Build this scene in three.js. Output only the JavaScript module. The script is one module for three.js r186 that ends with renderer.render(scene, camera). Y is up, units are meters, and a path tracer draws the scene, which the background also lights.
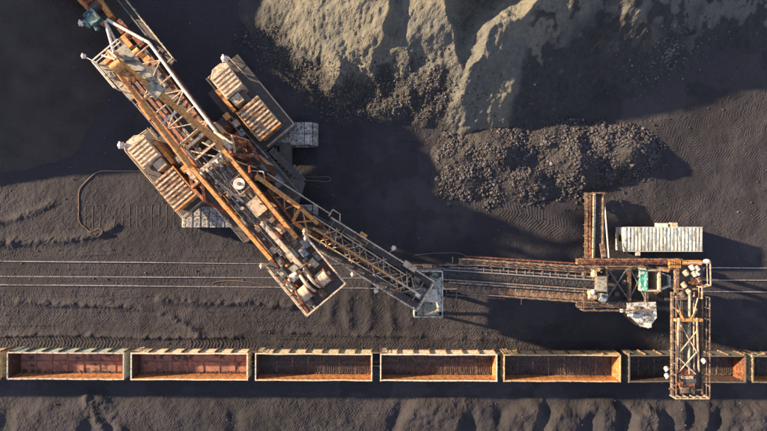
import * as THREE from 'three';
import { mergeGeometries } from 'three/addons/utils/BufferGeometryUtils.js';

// ───────────────────────── camera, sky, sun, exposure ─────────────────────────
const F = 524, CH = 62;                       // focal length in photo pixels, height of the drone in metres
const scene = new THREE.Scene();
const camera = new THREE.PerspectiveCamera(2 * Math.atan(215.5 / F) * 180 / Math.PI, 767 / 431, 1, 4000);
camera.up.set(0, 0, -1); camera.position.set(0, CH, 0); camera.lookAt(0, 0, 0);

const SUN = new THREE.Vector3(-3.25, 1, -.94).normalize();
const sky = (() => {                          // clear early-morning sky: blue overhead, warm and bright near the sun, even haze at the horizon
  const W = 256, Hh = 128, d = new Float32Array(W * Hh * 4), v = new THREE.Vector3();
  for (let j = 0; j < Hh; j++) for (let i = 0; i < W; i++) {
    const th = (j + .5) / Hh * Math.PI - Math.PI / 2, ph = ((i + .5) / W - .5) * 2 * Math.PI;
    v.set(Math.cos(th) * Math.cos(ph), Math.sin(th), Math.cos(th) * Math.sin(ph));
    const up = Math.max(0, v.y), hz = Math.exp(-up * 5), mu = Math.max(0, v.dot(SUN));
    const g = .5 * Math.pow(mu, 8) + .9 * Math.pow(mu, 60);
    const k = (j * W + i) * 4, s = .25;
    d[k] = s * (.62 + .45 * hz + 1.5 * g); d[k + 1] = s * (.72 + .36 * hz + 1.1 * g); d[k + 2] = s * (1.02 + .22 * hz + .7 * g); d[k + 3] = 1;
  }
  const t = new THREE.DataTexture(d, W, Hh, THREE.RGBAFormat, THREE.FloatType);
  t.mapping = THREE.EquirectangularReflectionMapping; t.magFilter = t.minFilter = THREE.LinearFilter; t.needsUpdate = true;
  return t;
})();
scene.background = sky; scene.environment = sky;
const sun = new THREE.DirectionalLight(0xffdfb6, 5);
sun.position.copy(SUN).multiplyScalar(160); sun.target.position.set(0, 0, 0);
sun.castShadow = true; sun.shadow.radius = 2.6; sun.shadow.mapSize.set(4096, 4096);
Object.assign(sun.shadow.camera, { left: -75, right: 75, top: 60, bottom: -60, near: 1, far: 400 });
scene.add(sun, sun.target);
const EXPOSURE = 2.9;

// ───────────────────────── helpers ─────────────────────────
const V = (x, y, z) => new THREE.Vector3(x, y, z);
const at = (px, py, h = 0) => V((px - 383.5) * (CH - h) / F, h, (py - 215.5) * (CH - h) / F);   // a point of the photograph at height h
const PX = F / CH, gX = x => 383.5 + x * PX, gY = z => 215.5 + z * PX;
let seed = 7; const rnd = () => { seed |= 0; seed = seed + 0x6D2B79F5 | 0; let t = Math.imul(seed ^ seed >>> 15, 1 | seed); t = t + Math.imul(t ^ t >>> 7, 61 | t) ^ t; return ((t ^ t >>> 14) >>> 0) / 4294967296; };
const rr = (a, b) => a + (b - a) * rnd();
const clamp = (x, a = 0, b = 1) => x < a ? a : x > b ? b : x;
const sst = (a, b, x) => { const t = clamp((x - a) / (b - a)); return t * t * (3 - 2 * t); };
const mix = (a, b, t) => a + (b - a) * t;
const hash = (x, y) => { let n = Math.imul(x, 374761393) + Math.imul(y, 668265263) | 0; n = Math.imul(n ^ n >>> 13, 1274126177); return ((n ^ n >>> 16) >>> 0) / 4294967295; };
function vnoise(x, y, per = 0) {
  const xi = Math.floor(x), yi = Math.floor(y); let fx = x - xi, fy = y - yi; fx = fx * fx * (3 - 2 * fx); fy = fy * fy * (3 - 2 * fy);
  let x0 = xi, x1 = xi + 1, y0 = yi, y1 = yi + 1;
  if (per) { x0 = ((x0 % per) + per) % per; x1 = ((x1 % per) + per) % per; y0 = ((y0 % per) + per) % per; y1 = ((y1 % per) + per) % per; }
  return mix(mix(hash(x0, y0), hash(x1, y0), fx), mix(hash(x0, y1), hash(x1, y1), fx), fy);
}
function fbm(x, y, o = 4, per = 0) { let s = 0, a = .5, n = 0; for (let i = 0; i < o; i++) { s += a * vnoise(x + i * 17 * (per ? 0 : 1), y, per); n += a; x *= 2; y *= 2; per *= 2; a *= .5; } return s / n; }
const toS = c => Math.round(255 * clamp(c <= .0031308 ? 12.92 * c : 1.055 * Math.pow(c, 1 / 2.4) - .055));

// a procedural paint / metal: base colour and patches of other matter (rust, coal dust, chipped paint) with their own outlines
function surf(sd, base, layers, { m = 1.7, rough = .72, metal = 0, bump = .004 } = {}) {
  const N = 256, d = new Uint8Array(N * N * 4), b = new Uint8Array(N * N * 4);
  for (let j = 0; j < N; j++) for (let i = 0; i < N; i++) {
    const u = i / N, w = j / N; let c = base.slice(), hgt = .5;
    const tone = .82 + .36 * fbm(u * 6 + sd * 37, w * 6, 4, 6 + 0); c = c.map(q => q * tone);
    layers.forEach((l, n) => {
      const fx = l.f[0], fy = l.f[1], q = fbm(u * fx + 0, w * fy + 0, 5, 0 || (fx === fy ? fx : 0)) ;
      const q2 = fx === fy ? fbm(u * fx, w * fx, 5, fx) : .5 * (vnoise(u * fx, w * fy) + fbm(u * fx, w * fy, 3));
      const sel = l.k ? fbm(u * fx + (sd * 13 + n * 5 | 0), w * fx + (n * 7 | 0), 5, fx) : q2;
      const a = l.a * sst(l.t - l.s, l.t + l.s, sel); c = c.map((z, k) => mix(z, l.c[k] * (.75 + .5 * vnoise(u * 64, w * 64, 64)), a)); hgt -= a * .25; void q;
    });
    const k = (j * N + i) * 4; d[k] = toS(c[0]); d[k + 1] = toS(c[1]); d[k + 2] = toS(c[2]); d[k + 3] = 255;
    const g = Math.round(255 * clamp(hgt + .25 * (fbm(u * 32, w * 32, 3, 32) - .5))); b[k] = b[k + 1] = b[k + 2] = g; b[k + 3] = 255;
  }
  const mk = (a, srgb) => { const t = new THREE.DataTexture(a, N, N); t.wrapS = t.wrapT = THREE.RepeatWrapping; t.magFilter = THREE.LinearFilter; t.minFilter = THREE.LinearMipmapLinearFilter; t.generateMipmaps = true; t.repeat.set(1 / m, 1 / m); if (srgb) t.colorSpace = THREE.SRGBColorSpace; t.needsUpdate = true; return t; };
  return new THREE.MeshStandardMaterial({ map: mk(d, 1), bumpMap: mk(b), bumpScale: bump, roughness: rough, metalness: metal });
}
const RUST = [.16, .052, .018], DARKRUST = [.07, .028, .014], DUST = [.03, .028, .03], SAND = [.3, .24, .17];
const L_ = (c, f, t, a = .9, s = .09) => ({ c, f: [f, f], t, s, a, k: 1 });
const M = {
  orange: surf(1, [.68, .3, .075], [L_([.42, .15, .04], 9, .58, .6), L_([.72, .47, .22], 11, .58, .55), L_(DUST, 10, .68, .5), L_(DARKRUST, 20, .65, .6)], { rough: .62 }),
  rustred: surf(2, [.27, .075, .03], [L_(DARKRUST, 6, .48, .8), L_(DUST, 8, .52, .8), L_([.42, .17, .06], 10, .6, .6)]),
  rust: surf(3, [.13, .082, .055], [L_(DUST, 6, .5, .85), L_([.24, .12, .06], 8, .57, .7), L_([.32, .27, .2], 10, .58, .7)]),
  cream: surf(4, [.66, .55, .4], [L_([.42, .27, .14], 9, .56, .6), L_(DUST, 8, .62, .5), L_(RUST, 16, .65, .7)]),
  white: surf(5, [.78, .72, .63], [L_([.4, .24, .13], 12, .62, .6), L_([.3, .28, .27], 7, .58, .5)], { rough: .5 }),
  roofpale: surf(6, [.72, .6, .43], [L_([.46, .32, .19], 7, .55, .6), L_(DUST, 8, .6, .5), L_(RUST, 14, .64, .7)]),
  roofrust: surf(7, [.48, .33, .2], [L_([.2, .075, .03], 6, .47, .85), L_(DUST, 8, .55, .7), L_([.55, .46, .34], 10, .58, .7)]),
  dark: surf(8, [.075, .071, .073], [L_([.1, .06, .04], 6, .55, .7), L_([.13, .125, .12], 10, .6, .5)]),
  belt: surf(9, [.022, .022, .024], [L_([.06, .055, .055], 10, .55, .7)], { rough: .6 }),
  deck: surf(10, [.12, .108, .092], [L_(DUST, 5, .47, .85), L_([.3, .26, .2], 8, .58, .7), L_([.2, .1, .05], 10, .6, .7)]),
  plate: surf(11, [.34, .345, .275], [L_([.1, .095, .085], 5, .57, .8), L_([.4, .37, .3], 8, .6, .6), L_(RUST, 12, .63, .7)]),
  pad: surf(12, [.4, .39, .36], [L_([.13, .12, .115], 6, .54, .75), L_(DUST, 10, .56, .8), L_([.55, .52, .46], 10, .62, .5)], { rough: .55, metal: .15 }),
  grey: surf(13, [.2, .2, .19], [L_(DUST, 6, .53, .75), L_([.18, .09, .045], 9, .58, .8)]),
  pale: surf(14, [.6, .64, .58], [L_([.28, .25, .2], 6, .54, .75), L_(DUST, 8, .58, .8), L_(RUST, 12, .66, .6)]),
  roofwhite: surf(15, [.7, .78, .74], [L_([.14, .15, .15], 6, .55, .75), L_([.4, .42, .4], 9, .54, .6), L_([.3, .2, .12], 14, .64, .7)], { m: 4 }),
  teal: surf(16, [.055, .3, .27], [L_([.55, .62, .58], 7, .54, .9), L_(DUST, 10, .56, .7)]),
  tealdark: surf(21, [.03, .13, .14], [L_([.3, .36, .36], 8, .58, .8), L_(DUST, 8, .52, .8)]),
  beige: surf(17, [.54, .45, .32], [L_([.12, .1, .085], 8, .58, .65), L_([.36, .21, .1], 10, .58, .7)]),
  steel: surf(18, [.32, .31, .3], [L_(DUST, 10, .52, .6), L_([.2, .11, .07], 8, .6, .7)], { metal: .6, rough: .45 }),
  rail: surf(19, [.4, .38, .36], [L_([.14, .09, .07], 16, .55, .7)], { metal: .55, rough: .38, m: 2 }),
  bluegrey: surf(20, [.2, .24, .27], [L_(DUST, 8, .55, .7), L_([.4, .42, .42], 10, .6, .6)]),
};

// geometry in world coordinates with uv in metres
function boxG(w, h, d, n) {
  if (n) { const g = new THREE.BoxGeometry(w, h, d, n, 1, 1), uv = g.attributes.uv, p = g.attributes.position; for (let i = 0; i < uv.count; i++) uv.setXY(i, p.getX(i), p.getY(i) + p.getZ(i)); return g.toNonIndexed(); }
  const g = new THREE.BoxGeometry(w, h, d), uv = g.attributes.uv, s = [[d, h], [d, h], [w, d], [w, d], [w, h], [w, h]], o = rnd() * 7, q = rnd() * 7;
  for (let f = 0; f < 6; f++) for (let i = 0; i < 4; i++) { const k = f * 4 + i; uv.setXY(k, o + uv.getX(k) * s[f][0], q + uv.getY(k) * s[f][1]); }
  return g;
}
const basis = (dir, up) => { const X = dir.clone().normalize(); let U = up || V(0, 1, 0); if (Math.abs(X.dot(U)) > .98) U = V(1, 0, 0); const Z = X.clone().cross(U).normalize(), Y = Z.clone().cross(X).normalize(); return new THREE.Matrix4().makeBasis(X, Y, Z); };
function beam(a, b, w, h = w, up) {                       // a bar from a to b, w across and h deep
  const d = b.clone().sub(a), m = basis(d, up); m.setPosition(a.clone().add(b).multiplyScalar(.5));
  return boxG(d.length(), h, w).applyMatrix4(m);
}
function tube(a, b, r, r2 = r, n = 10) {
  const d = b.clone().sub(a), l = d.length(), g = new THREE.CylinderGeometry(r2, r, l, n), uv = g.attributes.uv, o = rnd() * 5;
  for (let i = 0; i < uv.count; i++) uv.setXY(i, o + uv.getX(i) * r * 6.28, uv.getY(i) * l);
  return g.applyQuaternion(new THREE.Quaternion().setFromUnitVectors(V(0, 1, 0), d.normalize())).translate(...a.clone().add(b).multiplyScalar(.5).toArray());
}
function slab(pts, y0, y1) {                               // a plate with the outline pts (world x,z), from y0 to y1
  const sh = new THREE.Shape(pts.map(p => new THREE.Vector2(p.x, -p.z)));
  return new THREE.ExtrudeGeometry(sh, { depth: y1 - y0, bevelEnabled: false }).rotateX(-Math.PI / 2).translate(0, y0, 0);
}
const mergeAll = gs => { gs = gs.map(g => g.index ? g.toNonIndexed() : g); return gs.length > 1 ? mergeGeometries(gs) : gs[0]; };
function railing(pts, o = {}) {                            // handrail along points on a deck: posts, top rail, knee rail
  const { h = 1.1, step = 1.6, r = .035 } = o, gs = [], up = V(0, h, 0), mid = V(0, h * .5, 0);
  for (let i = 0; i < pts.length - 1; i++) {
    const a = pts[i], b = pts[i + 1], n = Math.max(1, Math.round(a.distanceTo(b) / step));
    gs.push(beam(a.clone().add(up), b.clone().add(up), r * 2, r * 2), beam(a.clone().add(mid), b.clone().add(mid), r * 1.4, r * 1.4));
    for (let k = i ? 1 : 0; k <= n; k++) { const p = a.clone().lerp(b, k / n); gs.push(beam(p, p.clone().add(up), r * 1.6, r * 1.6)); }
  }
  return gs;
}
const lampG = (p, s = .3) => mergeAll([new THREE.CylinderGeometry(s * .55, s, s * 1.3, 14).rotateZ(.5).translate(p.x, p.y, p.z), boxG(s * .5, s * .5, s * 2.1).translate(p.x - s * .2, p.y + s * .2, p.z), boxG(s * .3, s, s * .3).translate(p.x, p.y - s * .5, p.z)]);
const names = {}; const numbered = n => { names[n] = (names[n] ?? -1) + 1; return names[n] ? n + '_' + String(names[n]).padStart(3, '0') : n; };
function thing(name, label, category, pos, group) { const g = new THREE.Group(); g.name = numbered(name); g.position.copy(pos); g.userData = { label, category }; if (group) g.userData.group = group; scene.add(g); return g; }
function part(root, name, geos, mat, parent = root) {      // geometry given in world coordinates, kept relative to the thing's base
  const g = mergeAll(Array.isArray(geos) ? geos : [geos]); g.translate(-root.position.x, -root.position.y, -root.position.z);
  const m = new THREE.Mesh(g, mat); m.name = name; m.castShadow = m.receiveShadow = true; parent.add(m); return m;
}
function setting(mesh, name) { mesh.name = name; mesh.userData.kind = 'structure'; mesh.castShadow = mesh.receiveShadow = true; scene.add(mesh); return mesh; }
function stuff(mesh, name, label, category) { mesh.name = name; mesh.userData = { kind: 'stuff', label, category }; mesh.castShadow = mesh.receiveShadow = true; scene.add(mesh); return mesh; }

// ───────────────────────── terrain ─────────────────────────
const segd = (x, y, a, b) => { const dx = b[0] - a[0], dy = b[1] - a[1], t = clamp(((x - a[0]) * dx + (y - a[1]) * dy) / (dx * dx + dy * dy)); return [Math.hypot(x - a[0] - t * dx, y - a[1] - t * dy), t, (x - a[0]) * dy - (y - a[1]) * dx]; };
// low windrows of pushed coal: [points in photo pixels on the ground, height, half width in pixels]
const RIDGES = [
  [[[-30, 246], [0, 243], [40, 241], [75, 239], [104, 233], [116, 226]], .36, 4.5], [[[20, 301], [60, 304], [100, 304], [140, 308], [172, 317], [200, 334]], .34, 3.4],
  [[[-20, 336], [60, 334], [130, 337], [240, 336]], .3, 2.6], [[[160, 299], [205, 302], [250, 302], [300, 306]], .45, 4], [[[0, 222], [22, 216], [45, 207], [52, 203]], .26, 4],
  [[[350, 290], [347, 306], [350, 326]], .17, 5], [[[369, 286], [371, 308], [368, 330]], .17, 5], [[[392, 292], [390, 312], [393, 328]], .17, 5], [[[410, 300], [411, 322]], .17, 5], [[[332, 302], [329, 322]], .17, 5],
  [[[262, 330], [330, 334], [420, 336]], .22, 3], [[[440, 337], [520, 339], [600, 341]], .2, 3], [[[322, 112], [380, 114], [450, 110]], .25, 4],
  [[[88, 396], [92, 412], [105, 428]], .5, 6], [[[100, 397], [110, 410], [120, 426]], .4, 6],
];
const MOUNDS = [[-30, 6, .4, .3], [10, 90, .45, 0], [116, 238, .35, .2], [234, 356, .4, -.2], [352, 400, .4, .3], [400, 470, .9, .5], [470, 502, .6, -.3], [502, 545, 1.0, .35], [546, 592, .9, .6], [590, 622, .95, -.1], [626, 666, 1.1, .15], [667, 692, .9, -.25], [691, 718, 1.0, .3], [717, 790, .9, .4]];   // left, right, height, slant
// the mined bench left of the frame: crest in the photograph's pixels with its height
const toW = l => l.map(([x, y, h]) => { const p = at(x, y, h); return [p.x, p.z, h]; });
const BENCH = toW([[-20, -170, 9.6], [-40, -60, 9.4], [-52, 20, 9.2], [-66, 75, 8.4], [-74, 112, 6.2], [-80, 150, 3.4], [-90, 190, .9], [-100, 230, -.6]]);
// spoil heap crests: pixel, pixel, height; then the fall on the sunny (left) side and on the far side
const CRESTS = [
  [toW([[400, -110, 8], [392, -50, 7], [386, 0, 6.6], [386, 30, 5.6], [376, 58, 3.8], [350, 88, 1.6], [335, 104, .4]]), .38, 1.3],
  [toW([[470, -110, 10], [452, -50, 9], [446, -4, 7.9], [446, 18, 7], [456, 44, 5.6], [464, 64, 4.6], [462, 80, 3]]), .5, 1.7],
  [toW([[600, -110, 10], [565, -50, 9], [538, 3, 8], [499, 26, 7.5], [486, 46, 6.5], [472, 68, 5.2], [478, 90, 2.9], [484, 113, .3]]), 1.3, .66],
  [toW([[620, -80, 9.4], [592, -30, 8.8], [573, 0, 7.6], [556, 16, 6.4]]), 1, .85],
  [toW([[690, -90, 9], [655, -30, 8.4], [638, 0, 7.4], [612, 8, 6.4], [600, 16, 5.4]]), 1, .85],
  [toW([[800, -120, 8], [740, -60, 5.6], [715, 0, 3.2], [690, 40, 1.4], [675, 70, .2]]), .45, .4],
  [toW([[340, 58, 3.6], [332, 84, 2], [330, 104, .2]]), .8, .8], [toW([[372, 66, 3.4], [372, 92, 1.5], [372, 108, .1]]), .8, .8],
  [toW([[436, 60, 4], [430, 84, 2], [428, 110, .1]]), .75, .75], [toW([[408, 55, 4.4], [400, 84, 2.1], [398, 110, .2]]), .75, .75],
];
function crestH(list, sw, se, x, z) {
  let best = -9;
  for (let i = 0; i < list.length - 1; i++) {
    const a = list[i], b = list[i + 1], [d, t, s] = segd(x, z, a, b), pr = Math.min(d, Math.abs(s) / Math.hypot(b[0] - a[0], b[1] - a[1])), ov = t > .999 ? Math.sqrt(Math.max(0, d * d - pr * pr)) : 0, h = mix(a[2], b[2], t) - Math.hypot(t > .999 ? pr * (s < 0 ? sw : se) : d * (s < 0 ? sw : se), ov * .85);
    if (h > best) best = h;
  }
  return best;
}
function heapH(x, z) {
  const wx = x + 1.1 * (fbm(x * .35 + 9, z * .35, 3) - .5) * 2, wz = z + 1.1 * (fbm(x * .35, z * .35 + 40, 3) - .5) * 2;
  let h = -9; for (const [l, sw, se] of CRESTS) { const q = crestH(l, sw, se, wx, wz); h = h > q + .5 ? h : q > h + .5 ? q : (h + q) / 2 + .125 * (1 - Math.abs(h - q) / .5) + Math.abs(h - q) / 2; }
  if (h > -1) {
    const k = clamp(h / 1.5 + .3);
    h += k * (.5 * (fbm(x * .7, z * .5, 4) - .5) + .28 * (1 - Math.abs(2 * fbm(x * 1.7, z * .8 + 7, 3) - 1)) - .14 + .17 * (fbm(x * 3.4, z * 3.4, 4) - .5));
    const g = gY(z); h += k * .34 * sst(40, 100, g) * (vnoise(x * 2.3, z * 2.3) * vnoise(x * 5, z * 5) - .2);
  }
  return h;
}
function benchH(x, z) {
  let best = -9;
  let near = 1e9;
  for (let i = 0; i < BENCH.length - 1; i++) { const a = BENCH[i], b = BENCH[i + 1], [d, t, s] = segd(x, z, a, b); if (d < near) { near = d; best = mix(a[2], b[2], t) - d * (s < 0 ? .015 : .72); } }
  if (best > -1) best += .5 * (fbm(x * .5, z * .5, 4) - .5) + .3 * (fbm(x * 1.6, z * .35, 3) - .5);
  return best;
}
const PILES = [[498, 150, 1.5, 54, 38], [462, 156, .9, 36, 32], [572, 160, 1.75, 50, 38], [622, 154, 1.6, 44, 30], [545, 146, 1.25, 46, 28], [470, 178, .8, 40, 28], [524, 178, 1.0, 50, 28], [598, 144, 1.2, 44, 24]];
function pileH(x, z) {
  const px = gX(x), py = gY(z), n = .9 * (fbm(x * .45, z * .45 + 3, 4) - .5); let sum = 0;
  for (const [a, b, t, rx, ry] of PILES) { const c = t * 1.45 * (1 - Math.hypot((px - a) / rx, (py - b) / ry) + n * .5); if (c > -.3) sum += Math.pow(c + .3, 5); }
  const h = Math.pow(sum, .2) - .42;
  return h - (h < -.3 ? .3 : 0) + (h > -.3 ? .22 * (fbm(x * 1.6, z * 1.6, 3) - .5) : 0);
}
function groundH(x, z) {
  const px = gX(x), py = gY(z);
  const railDist = Math.min(Math.abs(py - 261 - px * .0095), Math.abs(py - 284.5 - px * .0095), Math.abs(py - 277 - px * .0095), Math.abs(py - 365 - px * .005) * .6);
  const calm = sst(1, 9, railDist);
  let h = calm * (.26 * (fbm(x * .22 + 3, z * .22, 3) - .5) + .11 * (fbm(x * .9, z * .9 + 11, 3) - .5)) + .035 * calm * (fbm(x * 3.2, z * 3.2, 2) - .5);
  for (const [l, hh, w] of RIDGES) {
    if (py < Math.min(...l.map(p => p[1])) - 3 * w || py > Math.max(...l.map(p => p[1])) + 3 * w) continue;
    let d = 99; for (let i = 0; i < l.length - 1; i++) d = Math.min(d, segd(px, py, l[i], l[i + 1])[0]);
    if (d < 3 * w) h += hh * Math.exp(-d * d / (w * w)) * (.25 + 1.2 * fbm(x * 1.3, z * 1.3, 3));
  }
  if (py > 390) {
    const wob = 12 * (fbm(x * .45, z * .45 + 60, 4) - .5);
    for (const [a, b, t, sl] of MOUNDS) if (px > a - 22 && px < b + 22) {
      const q = px + sl * (py - 414), e = Math.min(q - a, b - q) + wob * .7, s = sst(-3, 13, e), f = sst(394, 414, py + wob * 1.3 - (t > .6 ? 0 : 2) - 5 * Math.pow(clamp(Math.abs(q - (a + b) / 2) / (b - a) * 2), 3));
      h += .9 * s * f * t * (.6 + .8 * fbm(x * .7, z * .7, 4));
    }
  }
  return h;
}
// ground sheet: fine where the camera looks, coarse out to the horizon
{
  const axis = (half, step) => { const a = []; for (let v = -half; v <= half + 1e-6; v += step) a.push(v); let s = step * 3, o = half; const out = []; while (o < 3000) { o += s; s *= 1.5; out.push(o); } return [...out.slice().reverse().map(q => -q), ...a, ...out]; };
  const xs = axis(48, .1), zs = axis(27.5, .1), nx = xs.length, nz = zs.length, pos = new Float32Array(nx * nz * 3), uv = new Float32Array(nx * nz * 2), idx = new Uint32Array((nx - 1) * (nz - 1) * 6);
  let k = 0, q = 0;
  for (let j = 0; j < nz; j++) for (let i = 0; i < nx; i++) {
    const x = xs[i], z = zs[j], inn = Math.abs(x) < 60 && Math.abs(z) < 40; pos[k * 3] = x; pos[k * 3 + 1] = inn ? groundH(x, z) : 0; pos[k * 3 + 2] = z;
    uv[k * 2] = x / 96 + .5; uv[k * 2 + 1] = z / 54 + .5; k++;
  }
  for (let j = 0; j < nz - 1; j++) for (let i = 0; i < nx - 1; i++) { const a = j * nx + i, b = a + 1, c = a + nx, d = c + 1; idx[q++] = a; idx[q++] = c; idx[q++] = b; idx[q++] = b; idx[q++] = c; idx[q++] = d; }
  const g = new THREE.BufferGeometry(); g.setAttribute('position', new THREE.BufferAttribute(pos, 3)); g.setAttribute('uv', new THREE.BufferAttribute(uv, 2)); g.setIndex(new THREE.BufferAttribute(idx, 1)); g.computeVertexNormals();
  // relief and colour maps, 4.7 cm a texel
  const W = 2048, Hh = 1152, relief = new Float32Array(W * Hh), tone = new Float32Array(W * Hh), col = new Uint8Array(W * Hh * 4), bmp = new Uint8Array(W * Hh * 4);
  const tX = x => (x / 96 + .5) * W, tZ = z => (z / 54 + .5) * Hh, mpt = 96 / W;
  // wheel and crawler prints pressed into the dust: [pixels of the path, width px, spacing px, depth m, chevron, pattern]
  const TR = [
    [[[395, 128], [470, 132], [540, 136]], 14, 3.2, .03, .6], [[[480, 121], [530, 121], [584, 127]], 15, 4.6, .1, .75], [[[560, 132], [640, 131], [700, 118], [767, 88]], 18, 3.4, .05, .6], [[[600, 128], [680, 128], [767, 108]], 14, 4, .05, -.6],
    [[[650, 142], [710, 136], [767, 122]], 18, 3.2, .05, .5], [[[672, 160], [720, 150], [780, 150]], 20, 3.6, .06, .7], [[[670, 182], [720, 170], [780, 176]], 18, 3.2, .06, -.5], [[[668, 205], [720, 192], [780, 200]], 18, 3.8, .06, .6], [[[614, 206], [650, 212], [700, 205]], 15, 4.2, .08, .9],
    [[[612, 219], [660, 223], [720, 216], [780, 224]], 15, 4, .07, -.8], [[[690, 130], [708, 180], [740, 240]], 14, 3.4, .06, .5], [[[735, 120], [738, 180], [752, 235]], 16, 3.2, .05, .6], [[[660, 125], [684, 160], [690, 222]], 13, 4.4, .06, .8],
    [[[490, 208], [530, 216], [580, 236]], 22, 3.8, .08, .5], [[[500, 232], [545, 240], [580, 252]], 14, 3.4, .05, -.5], [[[380, 200], [460, 205], [500, 225]], 16, 3.4, .04, .5],
    [[[-10, 272], [80, 272], [240, 274]], 12, 3, .045, .3], [[[-10, 293], [120, 294], [260, 296]], 12, 3.2, .04, -.4], [[[-10, 253], [120, 254], [270, 258]], 10, 3, .04, .4], [[[30, 313], [110, 318], [170, 330]], 15, 3.6, .06, .9], [[[0, 327], [90, 327], [150, 326]], 12, 3.2, .05, -.7], [[[-10, 343], [100, 342], [262, 344]], 13, 4.2, .1, .45],
    [[[140, 306], [190, 318], [262, 330]], 13, 3.4, .05, .6], [[[200, 322], [260, 326], [330, 330]], 12, 3.6, .05, -.8], [[[262, 344], [400, 344], [540, 348]], 12, 3.8, .06, .8], [[[340, 334], [420, 330], [500, 340]], 14, 3.8, .07, .9], [[[430, 300], [427, 320], [440, 345]], 13, 3.6, .07, .8], [[[345, 345], [352, 318], [340, 290]], 11, 3.6, .06, .9], [[[382, 345], [384, 318], [378, 290]], 12, 4, .08, .9], [[[456, 330], [510, 338], [590, 342]], 16, 3.4, .05, -.5], [[[300, 345], [270, 330], [262, 300]], 12, 3.8, .06, .7],
    [[[-10, 390], [120, 392], [260, 390]], 14, 3.6, .05, .5], [[[260, 392], [400, 394], [520, 392]], 14, 3.4, .04, .5], [[[120, 412], [240, 408], [330, 420]], 14, 3.2, .06, .7], [[[170, 424], [260, 420], [360, 428]], 14, 3.4, .06, -.8], [[[240, 405], [300, 412], [420, 408]], 14, 3.6, .06, .8], [[[270, 435], [310, 418], [330, 400]], 11, 3.6, .07, .9], [[[420, 405], [450, 415], [455, 435]], 14, 3.4, .06, .6], [[[640, 404], [650, 418], [640, 435]], 13, 4, .08, .8], [[[520, 405], [525, 418], [520, 435]], 16, 3.6, .05, .5],
    [[[185, 60], [160, 95], [135, 150]], 40, 5.6, .05, 0], [[[90, 20], [60, 90], [50, 170]], 50, 6, .045, 0], [[[130, 120], [110, 150], [95, 190]], 26, 5, .04, 0], [[[240, 22], [262, 45], [290, 70]], 14, 4, .06, .5],
    [[[182, 210], [130, 210], [78, 211]], 11.5, 7.4, .14, 0, 1], [[[182, 221.5], [130, 221.5], [78, 222.5]], 11.5, 7.4, .14, 0, 1], [[[318, 127], [380, 127], [450, 128]], 10, 6.5, .05, 0, 1], [[[318, 138], [380, 138], [450, 139]], 10, 6.5, .05, 0, 1],
  ];
  for (const [l, w, sp, dep, chev, pads] of TR) {
    const P = l.map(([a, b]) => { const p = at(a, b, 0); return [tX(p.x), tZ(p.z)]; }), C = new THREE.CatmullRomCurve3(P.map(p => V(p[0], 0, p[1])), false, 'catmullrom', .4).getPoints(14).map(p => [p.x, p.z]);
    const sc = (W / 96) / PX, hw = w / 2 * sc, per = sp * sc * (pads ? 1 : .8); let cum = 0;
    for (let s = 0; s < C.length - 1; s++) {
      const a = C[s], b = C[s + 1], L = Math.hypot(b[0] - a[0], b[1] - a[1]), dx = (b[0] - a[0]) / L, dy = (b[1] - a[1]) / L;
      const x0 = Math.max(0, Math.floor(Math.min(a[0], b[0]) - hw)), x1 = Math.min(W - 1, Math.ceil(Math.max(a[0], b[0]) + hw)), y0 = Math.max(0, Math.floor(Math.min(a[1], b[1]) - hw)), y1 = Math.min(Hh - 1, Math.ceil(Math.max(a[1], b[1]) + hw));
      for (let y = y0; y <= y1; y++) for (let x = x0; x <= x1; x++) {
        const rx = x - a[0], ry = y - a[1], t = rx * dx + ry * dy, c = -rx * dy + ry * dx; if (t < 0 || t > L || Math.abs(c) > hw) continue;
        const worn = (pads ? 1 : l[0][0] > 470 && l[0][1] < 260 ? 1 : .7) * sst(.36, .6, fbm(x * .018 + l[0][0], y * .018, 3)), edge = sst(0, 3, hw - Math.abs(c)), al = cum + t + chev * Math.abs(c) + (pads ? 2 : 7) * (fbm(x * .035, y * .035, 3) - .5);
        let v; if (pads) { const f = al / per - Math.floor(al / per); const j = .5 + .9 * hash(Math.floor(al / per), l[0][1]); v = (f < .16 || Math.abs(c) > hw - 2.2) ? j : -.15 + .3 * (j - .9); } else { v = Math.sin(al / per * 6.283); v = v > 0 ? Math.pow(v, .7) : v * .6; }
        const k = y * W + x; tone[k] = mix(tone[k], .55 * (vnoise(c * .55 + l[0][0], (cum + t) * .012) - .5) + .22 * (hash(l[0][0], l[0][1]) - .5), edge * sst(.3, .6, fbm(x * .012 + l[0][1], y * .012, 2))); relief[k] = mix(relief[k], v * dep * (pads ? .5 : .34), edge * worn);
      }
      cum += L;
    }
  }
  for (let y = 0; y < Hh; y++) for (let x = 0; x < W; x++) {
    const k = y * W + x, wx = (x / W - .5) * 96, wz = (y / Hh - .5) * 54, px = gX(wx), py = gY(wz);
    const g1 = fbm(wx * .16 + 5, wz * .16, 4), g2 = fbm(wx * 1.1, wz * 1.1 + 9, 3), g3 = vnoise(wx * 9, wz * 9), g4 = hash(x, y);
    const grit = fbm(wx * 5.5 + 3, wz * 5.5, 3);
    const soft = sst(.36, .6, fbm(wx * .2 + 71, wz * .28 + 17, 3)), scrape = sst(236, 250, py) * sst(352, 340, py) * (.4 + .6 * soft) * (fbm(wx * .1, wz * 3.4 + 2 * fbm(wx * .15, wz * .2, 2), 4) - .5);
    const r = relief[k] + .03 * (g2 - .5) + .1 * scrape + (.02 + .05 * soft) * (grit - .5) + .022 * (g3 - .5) + .014 * (g4 - .5);
    const q = Math.round(255 * clamp(.5 + r / .3)), o = k * 4; bmp[o] = bmp[o + 1] = bmp[o + 2] = q; bmp[o + 3] = 255;
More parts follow.
